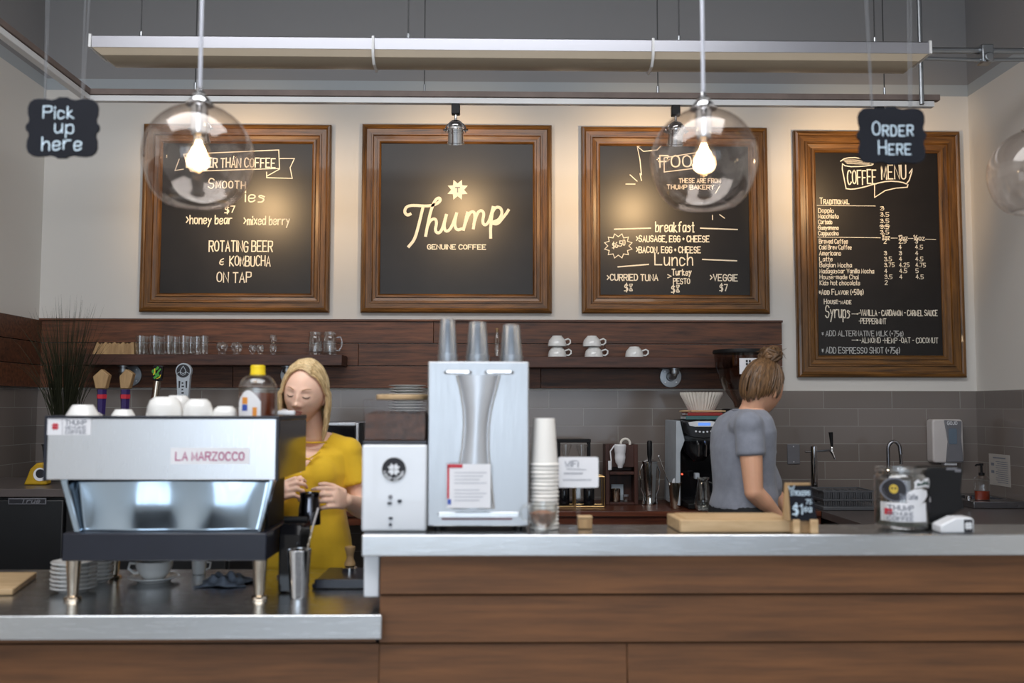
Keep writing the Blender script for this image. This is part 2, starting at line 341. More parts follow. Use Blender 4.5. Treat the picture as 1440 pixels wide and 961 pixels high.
# ------------------------------------------------------------------ hand lettering: strokes on a 4 x 6 grid (baseline 2, cap height 8)
GL = {'A':'02 28 42|14 34','B':'02 08|~08 38 47 35 05|~05 45 44 42 02','C':'~47 38 18 06 04 12 32 43','D':'02 08|~08 38 46 44 32 02','E':'48 08 02 42|05 35','F':'48 08 02|05 35',
'G':'~47 38 18 06 04 12 32 43 45|45 25','H':'02 08|42 48|05 45','I':'02 08','J':'~38 33 22 12 03','K':'02 08|48 05 42','L':'08 02 42','M':'02 08 23 48 42','N':'02 08 42 48',
'O':'~28 07 03 22 43 47 28','P':'02 08|~08 48 47 45 05','Q':'~28 07 03 22 43 47 28|33 51','R':'02 08|~08 48 47 45 05|25 42','S':'~47 38 18 06 15 35 44 32 12 03','T':'08 48|28 22','U':'~08 03 12 32 43 48',
'V':'08 22 48','W':'08 12 26 32 48','X':'08 42|48 02','Y':'08 25 48|25 22','Z':'08 48 02 42',
'a':'~36 06 02 22 35|36 32','b':'08 02|~04 16 36 32 02','c':'~35 26 06 02 22 33','d':'38 32|~35 26 06 02 22 34','e':'~04 34 36 06 02 22 33','f':'~38 28 17 12|06 26','g':'~36 06 03 33|~36 31 20 00','h':'08 02|~04 16 36 32',
'i':'06 02|08 07','j':'~16 11 00|18 17','k':'08 02|26 04 32','l':'08 02','m':'06 02|~04 06 26 22|~24 26 46 42','n':'06 02|~04 16 36 32','o':'~16 06 02 32 36 16','p':'06 00|~05 16 36 32 12 03','q':'36 30|~36 06 02 32',
'r':'06 02|~04 16 36','s':'~35 16 05 34 22 02','t':'18 12 22|06 26','u':'~06 02 22 34|36 32','v':'06 12 26','w':'06 12 25 32 46','x':'06 32|36 02','y':'06 14|36 00','z':'06 36 02 32',
'0':'~18 08 02 32 38 18','1':'07 18 12','2':'~07 18 38 36 02|02 32','3':'~07 28 37 15|~15 36 33 22 03','4':'28 04 34|28 22','5':'38 08 05|~05 35 33 22 02','6':'~28 06 02 32 35 05','7':'08 38 12','8':'~18 08 15 32 12 02 15 38 18','9':'~37 18 05 35 38|38 22',
'.':'02 03','+':'05 25|14 16','>':'07 25 03','-':'05 25','$':'~37 18 05 35 32 02|29 21','c|':'','(':'~18 06 04 12',')':'~08 16 14 02','&':'~38 17 05 03 22 33|15 35','*':'04 26|06 24|15 13',':':'05 06','^':'~35 16 05 03 12 33|27 21','!':'08 04|02 03',',':'12 01','@':'05 55|46 55 44','/':'02 38',"'":'08 06'}
def glyph(ch):
    out = []; wmax = 0
    for st in GL.get(ch, '').split('|'):
        if not st: continue
        sm = st[0] == '~'; st = st.lstrip('~')
        P = [(int(a[0]), int(a[1])-2) for a in st.split()]
        wmax = max([wmax]+[p[0] for p in P])
        if sm:
            for _ in range(2):
                Q = [P[0]]
                for a, b in zip(P, P[1:]):
                    Q += [(a[0]*.75+b[0]*.25, a[1]*.75+b[1]*.25), (a[0]*.25+b[0]*.75, a[1]*.25+b[1]*.75)]
                P = Q+[P[-1]]
        out.append(P)
    return out, wmax
_trng = random.Random(3)
def write(mb, txt, x, z, cap, width=None, y=0, lw=None, slant=.0, jit=.25, small=False, rise=0):
    """letters from x rightwards on baseline z; capital height cap; fitted to width"""
    items = []; cx = 0
    for ch in txt:
        if ch == ' ': cx += 2.4; continue
        k = 1
        if small and ch.islower(): ch = ch.upper(); k = .74
        st, wd = glyph(ch); items.append((st, cx, k)); cx += wd*k+1.5
    tot = max(1, cx-1.5); u = cap/6; ux = (width/tot) if width else u*.85
    lw = lw or cap*.13
    for st, c0, k in items:
        dz = _trng.uniform(-jit, jit)*u
        for P in st:
            mb.ribbon([(x+(c0+p[0]*k)*ux+slant*p[1]*k*u, z+p[1]*u*k+dz+rise*(c0*ux)) for p in P], lw, y)
    return mb
def plaque(w, h):
    """outline of an ogee cornered chalkboard plaque, centred"""
    q = [(0, .5), (.06, .50), (.10, .47), (.16, .455), (.24, .47), (.33, .475), (.40, .46), (.455, .41), (.478, .33), (.475, .22), (.455, .14), (.462, .08), (.49, .05), (.5, 0)]
    o = [(a*w, b*h) for a, b in q]; o += [(a*w, -b*h) for a, b in q[::-1][1:]]; o += [(-a*w, -b*h) for a, b in q[1:]]; o += [(-a*w, b*h) for a, b in q[::-1][1:-1]]
    return o
def rrect(x0, x1, z0, z1, r, n=5):
    o = []
    for cx, cz, a0 in ((x1-r, z1-r, 0), (x0+r, z1-r, 90), (x0+r, z0+r, 180), (x1-r, z0+r, 270)):
        o += [(cx+r*math.cos(math.radians(a0+90*i/n)), cz+r*math.sin(math.radians(a0+90*i/n))) for i in range(n+1)]
    return o
def disc(cx, cz, r, n=28): return [(cx+r*math.cos(2*PI*i/n), cz+r*math.sin(2*PI*i/n)) for i in range(n)]
def quatrefoil(mb, cx, cz, r, y0, y1):          # the four-petal star mark of the shop
    for a in range(4):
        t = PI/4+a*PI/2; d = (math.cos(t), math.sin(t)); n = (-d[1], d[0])
        mb.prism([(cx+d[0]*r*q+n[0]*r*k, cz+d[1]*r*q+n[1]*r*k) for q, k in ((.05, 0), (.45, .42), (.98, .36), (.78, 0), (.98, -.36), (.45, -.42))], y0, y1)
    return mb
def fuse(mb, name, mats, voxel, smooth=4, parent=None, cut=None, keep=False):
    """union of overlapping pieces into one continuous skin"""
    me = mb.mesh(name, mats, 0); o = bpy.data.objects.new(name, me); COL.objects.link(o)
    r = o.modifiers.new('remesh', 'REMESH'); r.mode = 'VOXEL'; r.voxel_size = voxel; r.use_smooth_shade = True
    s = o.modifiers.new('smooth', 'SMOOTH'); s.iterations = smooth; s.factor = .5
    bpy.context.view_layer.update(); dg = bpy.context.evaluated_depsgraph_get()
    nm = bpy.data.meshes.new_from_object(o.evaluated_get(dg)); o.modifiers.clear(); o.data = nm
    nm.materials.clear()
    for k in (mats if isinstance(mats, (list, tuple)) else [mats]): nm.materials.append(M[k])
    if cut:
        bm = bmesh.new(); bm.from_mesh(nm)
        bmesh.ops.delete(bm, geom=[f for f in bm.faces if cut(f.calc_center_median())], context='FACES'); bm.to_mesh(nm); bm.free()
    nm.polygons.foreach_set('use_smooth', [True]*len(nm.polygons))
    if parent is not None: o.parent = parent
    return o

# ------------------------------------------------------------------ the room
LX = at(60, 300, WY).x; RX = at(1366, 300, WY).x; CEIL = 4.4
BT, LC, BC = 1.095, .88, .90                                  # bar top, lower counter, back counter heights
struct('floor', MB().box(LX-.2, RX+.2, FRONT_Y-.2, WY+.2, -.1, 0), 'floor')
struct('ceiling', MB().box(LX-.2, RX+.2, FRONT_Y-.2, WY+.2, CEIL, CEIL+.1), 'ceil')
struct('wall_back', MB().box(LX-.15, RX+.15, WY, WY+.15, 0, CEIL), 'wall')
struct('wall_left', MB().box(LX-.15, LX, FRONT_Y, WY, 0, CEIL), 'wall')
struct('wall_right', MB().box(RX, RX+.15, FRONT_Y, WY, 0, CEIL), 'wall')
b = MB(); xs = [LX]                                           # shop front wall with three openings, behind the camera
for wx, ww, _ in WIN: xs += [wx-ww/2-.03, wx+ww/2+.03]
xs.append(RX)
for i in range(0, len(xs), 2): b.box(xs[i], xs[i+1], FRONT_Y-.1, FRONT_Y, 0, CEIL)
for wx, ww, _ in WIN:
    b.box(wx-ww/2-.03, wx+ww/2+.03, FRONT_Y-.1, FRONT_Y, 0, .62); b.box(wx-ww/2-.03, wx+ww/2+.03, FRONT_Y-.1, FRONT_Y, 2.68, CEIL)
struct('wall_front', b, 'wall')
for i, (wx, ww, _) in enumerate(WIN):
    f = MB()
    for x in (wx-ww/2-.03, wx-.02, wx+ww/2-.01): f.box(x, x+.04, FRONT_Y-.09, FRONT_Y-.03, .62, 2.68)
    for z in (.62, 2.64): f.box(wx-ww/2-.03, wx+ww/2+.03, FRONT_Y-.09, FRONT_Y-.03, z, z+.04)
    struct('window_%d' % (i+1), f, 'black')
TT = at(1250, 550, WY).z
struct('trim_1', MB().box(LX, RX, WY-.012, WY, 0, TT), 'tile')            # glazed tile splashback
struct('trim_2', MB().box(RX-.012, RX, 2.4, WY-.012, 0, TT), 'tile')
PT, PB = at(600, 452.5, WY-.03).z, at(600, 547, WY-.03).z
struct('trim_3', MB().box(LX, LX+.012, 1.5, WY-.012, 0, PB), 'tile')
b = MB(); px_end = at(1100, 500, WY-.03).x; h = (PT-PB)/3
cuts = [[LX+.02, at(610, 500, WY).x, px_end], [LX+.02, at(505, 500, WY).x, at(850, 500, WY).x, px_end], [LX+.02, at(330, 500, WY).x, at(760, 500, WY).x, px_end]]
for r in range(3):
    for x0, x1 in zip(cuts[r], cuts[r][1:]): b.box(x0+.001, x1-.001, WY-.034, WY-.0125, PT-h*(r+1)+.004, PT-h*r)
struct('trim_4', b, 'panel', bev=.002)
b = MB()
for r in range(3): b.box(LX+.013, LX+.034, 1.5, WY-.036, PT-h*(r+1)+.004, PT-h*r)
struct('trim_5', b, 'panel', bev=.002)
b = MB().box(LX+.02, px_end+.003, WY-.045, WY-.001, PT+.0005, PT+.012)
struct('trim_6', b, 'panel')

# ------------------------------------------------------------------ menu boards
def board(name, label, x0, y0, x1, y1, fw=1.1):
    X0, X1, Z0, Z1 = rect(x0, y0, x1, y1, WY-.035)
    cx, cz = (X0+X1)/2, (Z0+Z1)/2; W, H = X1-X0, Z1-Z0
    t = thing(name, label, 'menu board', (cx, WY-.001, cz), group='framed menu boards')
    prof = [(0, .0), (0, .030), (.006, .040), (.016, .044), (.024, .038), (.026, .030), (.050, .030), (.052, .036), (.060, .036), (.064, .026), (.082, .022), (.084, .030), (.094, .030), (.102, .020), (.104, .004)]
    prof = [(d*fw, q) for d, q in prof]; f = MB()
    cor = [(-1, -1), (1, -1), (1, 1), (-1, 1)]
    for k in range(4):
        a, c = cor[k], cor[(k+1) % 4]; f.cur = k % 2
        vs = []
        for d, hh in prof:
            for sx, sz in (a, c): vs.append((sx*(W/2-d), -hh, sz*(H/2-d)))
        n = len(prof); f._add(vs, [(2*i, 2*i+1, 2*i+3, 2*i+2) for i in range(n-1)])
    f.build('frame', ['frame_h', 'frame_v'], t, smooth=0)
    MB().box(-W/2+.09, W/2-.09, -.012, -.001, -H/2+.09, H/2-.09).build('writing_surface', 'chalkboard', t)
    return t
YB = WY-.0145
class Wr:
    """lettering on a board: positions as seen in the photograph, laid on the board's own surface"""
    def __init__(s, t, Y=YB, auto=0): s.auto = auto; s.t = t; s.Y = Y; s.b = MB(); s.o = Vector(t.location)
    def p(s, px, py): q = at(px, py, s.Y)-s.o; return q.x, q.z
    def t_(s, txt, px, py, cap, width, lw=None, **k):
        x, z = s.p(px, py); m_ = s.Y/FPX; x1, z1 = s.p(px+width, py)
        nb = MB() if s.auto else s.b
        write(nb, txt, x, z, cap*m_, x1-x, s.Y-s.o.y, lw=lw*m_ if lw else None, **k)
        if s.auto: nb.build('menu_line', 'chalkdim' if 'ADD' in txt and s.auto == 2 else 'chalk', s.t, smooth=0)
        return s
    def l(s, pts, lw=1.3, sm=0):
        P = [s.p(*q) for q in pts]
        for _ in range(sm):
            Q = [P[0]]
            for a, b in zip(P, P[1:]): Q += [(a[0]*.75+b[0]*.25, a[1]*.75+b[1]*.25), (a[0]*.25+b[0]*.75, a[1]*.25+b[1]*.75)]
            P = Q+[P[-1]]
        s.b.ribbon(P, lw*s.Y/FPX, s.Y-s.o.y); return s
    def _d(s, name='menu_line', mat='chalk'): s.done(name, mat); return s
    def done(s, name='lettering', mat='chalk'):
        if not s.b.v: return None
        o = s.b.build(name, mat, s.t, smooth=0); s.b = MB(); return o
B1 = board('menu_board', 'square oak-framed chalkboard listing smoothies, rotating beer and kombucha on tap', 198.5, 174.5, 464, 439)
w_ = Wr(B1, auto=1)
w_.l([(258, 217), (392, 211), (393, 237), (268, 241), (258, 217)]).l([(252, 224), (246, 240), (258, 238)]).l([(393, 223), (414, 223), (408, 236), (411, 251), (375, 250), (375, 242)]).l([(393, 238), (375, 248)])
w_.t_('BETTER THAN COFFEE', 262, 235, 13, 125, 1.7).done('banner')
w_.t_('Smooth', 293, 265, 14, 52, 1.5, small=True)._d().t_('ies', 345, 284, 15, 27, 1.8).t_('$7', 316, 299, 9, 14, 1.5)
w_._d().t_('>honey bear', 262, 315, 12, 64, 1.55)._d().t_('>mixed berry', 343, 316, 12, 64, 1.55).done('menu_line')
w_.t_('ROTATING BEER', 294, 354, 15, 89, 1.7).t_('&', 309, 373, 9, 5, 1.5).t_('KOMBUCHA', 323, 374, 14, 57, 1.6).t_('ON TAP', 305, 397, 14, 48, 1.6).done('menu_line')
B2 = board('menu_board', 'square oak-framed blackboard with only a white script logo and star', 508, 175, 776, 440)
w_ = Wr(B2)
def zz(L): return [(540+x/7.2, 240+y/7.2) for x, y in L]
TL = 4.2
w_.l(zz([(268, 440), (235, 455), (205, 420), (225, 365), (290, 350), (440, 362), (520, 345), (572, 310), (565, 275), (530, 285), (500, 335), (470, 420), (440, 560), (422, 660)]), TL, 3)
w_.l(zz([(395, 370), (350, 560), (310, 700), (250, 770)]), TL, 2)
w_.l(zz([(442, 560), (470, 500), (520, 485), (535, 530), (515, 610), (550, 640), (590, 600), (630, 450)]), TL, 3).l(zz([(632, 450), (605, 560), (625, 625), (680, 590), (735, 435)]), TL, 2).l(zz([(735, 435), (712, 545), (735, 605), (790, 590)]), TL, 2)
w_.l(zz([(845, 425), (805, 600)]), TL).l(zz([(815, 560), (860, 430), (905, 410), (925, 450), (905, 585)]), TL, 3).l(zz([(910, 540), (945, 425), (985, 400), (1015, 430), (995, 520), (1020, 560), (1065, 520), (1105, 370)]), TL, 3)
w_.l(zz([(1105, 370), (1078, 560), (1080, 680)]), TL, 1).l(zz([(1090, 440), (1125, 370), (1180, 372), (1200, 430), (1165, 500), (1105, 520)]), TL, 3).l(zz([(1095, 535), (1150, 545), (1195, 490), (1235, 440), (1260, 400)]), TL, 3)
w_.done('script_lettering')
w_.t_('GENUINE COFFEE', 601, 350.5, 6.4, 82, 1.5, jit=0).done('small_capitals')
cx, cz = w_.p(643.5, 267); mm = YB/FPX; yy = YB-w_.o.y; sb = MB()
for k in range(8):                                            # eight-pointed quilt star with a T cut in its middle
    a = PI/8+k*PI/4; p = lambda r, t: (cx+r*mm*math.cos(t), yy, cz+r*mm*math.sin(t))
    sb._add([p(4.3, a-PI/8), p(9.5, a-PI/8+.02) if False else p(15.4, a), p(4.3, a+PI/8) if False else p(9.2, a+PI/8), p(4.3, a+PI/8)], [(0, 1, 2, 3)])
    sb._add([p(4.3, a-PI/8), p(9.2, a-PI/8), p(15.4, a)], [(0, 1, 2)])
sb._add([(cx+4.4*mm*math.cos(k*PI/4), yy, cz+4.4*mm*math.sin(k*PI/4)) for k in range(8)], [tuple(range(8))])
sb.build('star_emblem', 'chalk', B2, smooth=0)
tb = MB(); write(tb, 'T', cx-3*mm, cz-3.4*mm, 6.6*mm, 6*mm, yy-.0008, lw=1.7*mm, jit=0); tb.build('emblem_letter', 'greyink', B2, smooth=0)
B3 = board('menu_board', 'square oak-framed chalkboard of food, breakfast and lunch prices', 818, 178.5, 1081, 441)
w_ = Wr(B3, auto=1)
w_.l([(896, 206), (910, 203), (930, 205), (924, 211), (905, 213), (896, 206), (900, 225), (902, 246)]).l([(934, 222), (990, 213), (992, 235), (934, 242), (934, 222)]).t_('FOOD', 928, 235, 17, 60, 2.0)._d('food_banner').t_('THESE ARE FROM', 955, 257, 6, 58, 1.2).t_('THUMP BAKERY', 938, 266, 6, 66, 1.2)._d()
w_.l([(880, 259), (893, 259)]).l([(886, 246), (896, 255)]).l([(900, 244), (902, 254)]).l([(1002, 303), (1002, 309)]).l([(1012, 302), (1019, 307)]).l([(1006, 272), (1012, 262)]).done('burst_strokes')
w_.t_('breakfast', 922, 326, 14, 54, 1.7).l([(864, 322.5), (915, 321)], 1.8).l([(985, 321), (1037, 323)], 1.8).t_('>SAUSAGE, EGG + CHEESE', 895, 340, 8.6, 102, 1.5).t_('>BACON, EGG + CHEESE', 895, 355.5, 8.6, 90, 1.5, rise=.0).done('breakfast_list')
w_.t_('Lunch', 921, 373, 17, 53, 1.7).l([(869, 375.5), (912, 372)], 1.8).l([(988, 365), (1036, 367)], 1.8).t_('>CURRIED TUNA', 854, 394.5, 8.6, 71, 1.5).t_('$8', 878, 409, 9.5, 12, 1.5).t_('>', 939, 392, 7, 5, 1.4).t_('Turkey', 945, 387, 8.5, 27, 1.5).t_('PESTO', 947, 399.5, 7.6, 23, 1.4).t_('$8', 944, 411, 9.5, 12, 1.5).t_('>VEGGIE', 999, 395, 9, 38, 1.5).t_('$7', 1012, 409, 9, 11, 1.5).done('lunch_list')
st = []
for k in range(25):
    a = k*2*PI/24; r = 1 if k % 2 else .74; st.append((869.5+20*r*math.cos(a), 346+17.5*r*math.sin(a)))
w_.l(st, 1.2).t_('$6.50', 861, 349, 7.5, 18, 1.3, rise=.25).done('price_burst')
# the tall coffee board hangs a little narrower at the top in perspective only
B4 = board('menu_board', 'tall oak-framed coffee menu chalkboard nearest the right wall', 1119.5, 184, 1355, 531, 1.28)
w_ = Wr(B4, auto=2)
def z3(L): return [(1110+x/5.337, 180+y/5.337) for x, y in L]
w_.l(z3([(385, 250), (420, 225), (520, 222), (600, 260), (640, 275), (560, 288), (430, 292), (388, 262), (425, 450)]), 1.5, 1).l(z3([(425, 455), (470, 462), (560, 445), (640, 420), (740, 398), (840, 405), (890, 425), (930, 295), (900, 340)]), 1.7, 1)
w_.l(z3([(640, 425), (640, 522), (720, 470), (800, 452), (885, 445), (890, 425)]), 1.5, 0)
for q in range(5): w_.l(z3([(400+8*q, 240+7*q), (520, 240+8*q), (600, 262+3*q)]), .6, 1)
w_.t_('COFFEE', 1192, 260, 20, 40, 1.8, rise=.06).t_('MENU', 1240, 252, 20, 34, 1.8, rise=.02).done('banner')
w_.t_('Traditional', 1153, 287, 8.5, 41, 1.3, small=True).l([(1149, 289), (1231, 289.8)], .8).done('section_heading')
ros = ['Doppio', 'Macchiato', 'Cortado', 'Guayaneno', 'Cappuccino']; pr = ['3', '3.5', '3.5', '3.5', '3.5']; py5 = (296, 304.3, 313.6, 321.6, 329.4)
for i, (a, c) in enumerate(zip(ros, pr)):
    y_ = 299+8.0*i; w_.t_(a, 1151, y_, 6.0, (21, 28, 19, 28, 28)[i], .95).t_(c, 1238, py5[i], 5.8, 5 if i == 0 else 12, 0.9).done('menu_line')
w_.l([(1150, 320.5), (1179, 320.5)], 1).l([(1237, 318), (1251, 318)], 1).l([(1150, 333.5), (1238, 334.5)], .9).t_('8oz', 1241, 337.4, 7, 10, 1.2).l([(1253, 335), (1262, 335)], .9).t_('12oz', 1264, 338.2, 7, 12, 1.2).l([(1277, 335.5), (1284, 335.5)], .9).t_('16oz', 1285, 338, 7, 15, 1.2).l([(1301, 336.5), (1316, 337)], .9).done('espresso_list')
ros = [('Brewed Coffee', '2', '2.5', '3', 40), ('Cold Brew Coffee', '', '4', '4.5', 45), ('Americano', '3', '3', '4', 30), ('Latte', '3.5', '4', '4.5', 18), ('Belgian Mocha', '3.75', '4.25', '4.75', 45), ('Madagascar Vanilla Mocha', '4', '4.5', '5', 76), ('House-made Chai', '3.5', '4', '4.5', 54), ('Kids hot chocolate', '2', '', '', 56)]
for i, (a, p1, p2, p3, wd) in enumerate(ros):
    y_ = 342.5+8.35*i; w_.t_(a, 1152+.15*i, y_, 6.2, wd, .95)
    for q, pxx in ((p1, 1243), (p2, 1264), (p3, 1287)):
        if q: w_.t_(q, pxx+.2*i, y_-.3, 5.8, 3.6+3.4*(len(q)-1), 0.9)
    w_.done('menu_line')
w_.t_('*Add Flavor (+50^)', 1152, 414.5, 7.5, 62, 1.2, small=True).done('menu_line'); w_.t_('House-made', 1159, 427.5, 7, 38, 1.1, small=True).t_('Syrups', 1161, 447, 17, 34, 1.5).t_('@', 1198, 444, 5, 9, 1.0).t_('-VANILLA - CARDAMOM - CARMEL SAUCE', 1208, 444, 8, 110, 1.2)._d().t_('-PEPPERMINT', 1208, 455.5, 7.5, 38, 1.1).done('menu_line')
w_.t_('* ADD ALTERNATIVE MILK (+75^)', 1156, 472.8, 7.4, 114, 1.0).t_('@', 1198, 481, 5, 9, 1.0).t_('-ALMOND -HEMP -OAT - COCONUT', 1209, 482.5, 7.5, 110, 1.0).t_('* ADD ESPRESSO SHOT (+75^)', 1156, 497, 8.5, 109, 1.1).done('extras_list', 'chalkdim')

# ------------------------------------------------------------------ overhead: linear light, track, spots, conduit, pendants, hanging signs
FY = 4.3; X0 = at(138, 80, FY).x; X1 = at(1296, 82, FY).x; zt = at(700, 64, FY).z; zb = at(700, 97, FY).z
t = thing('linear_light_fixture', 'long unlit three-section linear light hung on cables above the menu boards', 'ceiling light', ((X0+X1)/2, FY, zb))
L_ = (X1-X0)/3; H = zt-zb; hx = (X1-X0)/2
def fixprof(sc=1): return [(-.085*sc, H), (-.092*sc, H*.95), (-.088*sc, H*.5), (.088*sc, H*.5), (.092*sc, H*.95), (.085*sc, H)]
for k in range(3):
    a, b2 = -hx+k*L_+.006, -hx+(k+1)*L_-.006
    h_ = MB().prism(fixprof(), a, b2, 'x').build('housing', 'alu', t)
    d0, d1 = (.07 if k == 0 else 0), (.07 if k == 2 else 0)
    df = MB(); dp = [(-.086, H*.5), (-.074, H*.22), (-.045, .008), (0, 0), (.045, .008), (.074, H*.22), (.086, H*.5)]
    n = len(dp); df._add([(a+d0*(1-(p[1]/(H*.5)))**1.0, p[0], p[1]) for p in dp]+[(b2-d1*(1-(p[1]/(H*.5))), p[0], p[1]) for p in dp], [(i, i+1, n+i+1, n+i) for i in range(n-1)]+[tuple(range(n)), tuple(range(2*n-1, n-1, -1))])
    df.build('diffuser', 'diffuser', t)
for x in (-hx, -hx+L_, -hx+2*L_, hx):
    MB().prism([(-.097, H*1.03), (-.099, H*.5), (-.085, H*.2), (-.05, -.004), (.05, -.004), (.085, H*.2), (.099, H*.5), (.097, H*1.03)] if abs(x) < hx-.01 else [(-.094, H*1.03), (-.096, H*.48), (.096, H*.48), (.094, H*1.03)], x-.0055, x+.0055, 'x').build('joint_collar', 'trackwhite', t)
for px in (198, 574, 955, 1330-100):
    x = at(px, 60, FY).x-(X0+X1)/2
    c_ = MB().tube([(x, 0, H), (x, 0, CEIL-zb)], .003, 6).build('suspension_cable', 'cable', t); MB().cyl((x, 0, H), (x, 0, H+.05), .007, n=8).build('gripper', 'galv', c_)
TY = 4.9; tz = at(700, 142.5, TY).z; xc = at(124, 134, TY).x; xe = at(1320, 147, TY).x
t = thing('lighting_track', 'L-shaped white lighting track hung beneath a grey strut above the boards', 'light track', (0, TY, tz))
MB().box(xc, xe-.03, -.018, .018, -.0175, .012).box(xc-.018, xc+.018, -3.2, -.02, -.0175, .012).build('track_rail', 'trackwhite', t, bev=.002)
MB().box(xc-.02, xe, -.021, .021, .016, .046).box(xc-.021, xc+.021, -3.2, -.025, .016, .046).build('support_strut', 'strut', t, bev=.002)
for px in (275, 597, 925, 1243):
    x = at(px, 100, TY).x; c_ = MB().tube([(x, 0, .045), (x, 0, CEIL-tz)], .003, 6).build('suspension_cable', 'cable', t); MB().cyl((x, 0, .046), (x, 0, .085), .007, n=8).build('gripper', 'galv', c_)
SPOT = None
def spot_parts(t):
    MB().box(-.022, .022, -.02, .02, -.055, -.0005).build('adapter', 'black', t, bev=.004)
    y_ = MB().cyl((0, 0, -.055), (0, 0, -.09), .007, n=10)
    y_.tube([(.052*math.cos(a), 0, -.137+.047*math.sin(a)) for a in [PI*i/14 for i in range(-1, 16)]], .004, 8); y_.build('yoke', 'chrome', t)
    R = Matrix.Translation((0, 0, -.135)) @ Matrix.Rotation(math.radians(22), 4, 'X')   # the head leans towards the wall
    hd = MB().lathe([(0, .052), (.018, .050), (.032, .040), (.040, .022), (.0405, .012), (.044, .010), (.044, .004), (.0405, .002), (.0405, -.006), (.044, -.008), (.044, -.014), (.0405, -.016), (.041, -.062), (.044, -.064), (.044, -.072), (.038, -.072), (.036, -.03), (0, -.02)], 26).cyl((-.064, 0, 0), (.064, 0, 0), .006, n=8).xf(R)
    h_ = hd.build('spot_head', 'chrome', t)
    MB().lathe([(0, -.03), (.02, -.034), (.028, -.048), (.030, -.056), (0, -.056)], 20).xf(R).build('bulb', 'spotlens', h_)
slab = ['chrome track spotlight in front of the board with smoothies, behind the left lamp', 'chrome track spotlight hanging over the board with the script logo', 'chrome track spotlight over the food board, behind the right lamp', 'chrome track spotlight above the tall coffee board, behind the order sign']
for i, (px, tx) in enumerate(((283, 345), (641, 643), (950, 912), (1236, 1205))):
    x = at(px, 150, TY).x
    if i == 0:
        SPOT = thing('track_spotlight', slab[0], 'spotlight', (x, TY, tz-.0175), group='track spotlights'); spot_parts(SPOT)
    else: dup(SPOT, (x, TY, tz-.0175), slab[i])
    l = bpy.data.lights.new('spot', 'SPOT'); l.energy = SPOTW[i]; l.color = (1, .66, .33); l.spot_size = math.radians(104); l.spot_blend = 1.0; l.shadow_soft_size = .02
    o = bpy.data.objects.new('spot', l); COL.objects.link(o); o.location = (x, TY+.045, tz-.0175-.22)
    tgt = at(tx, SPOTY[i], WY); o.rotation_euler = (tgt-Vector(o.location)).to_track_quat('-Z', 'Y').to_euler()
CYY = 4.75
t = thing('electrical_conduit', 'grey electrical conduit running down to the track and off right', 'conduit', (at(1302, 80, CYY).x, CYY, at(1302, 147, CYY).z+.02))
o_ = Vector(t.location); za, zbb = at(1302, 71, CYY).z, at(1302, 83, CYY).z
MB().tube([(0, .06, -.0), (0, .06, CEIL-o_.z)], .012, 10).build('vertical_pipe', 'galv', t)
MB().tube([(-.05, 0, za-o_.z), (RX-o_.x, 0, za-o_.z)], .016, 10).tube([(-.05, -.01, zbb-o_.z), (.25, -.01, zbb-o_.z-.008), (RX-o_.x, -.01, zbb-o_.z)], .010, 10).build('horizontal_pipe', 'galv', t)
xx = at(1385, 80, CYY).x-o_.x; MB().box(xx-.03, xx+.03, -.035, .03, zbb-o_.z-.025, za-o_.z+.025).cyl((xx, -.05, zbb-o_.z), (xx, .03, zbb-o_.z), .024).build('clamp', 'galv', t, bev=.006)

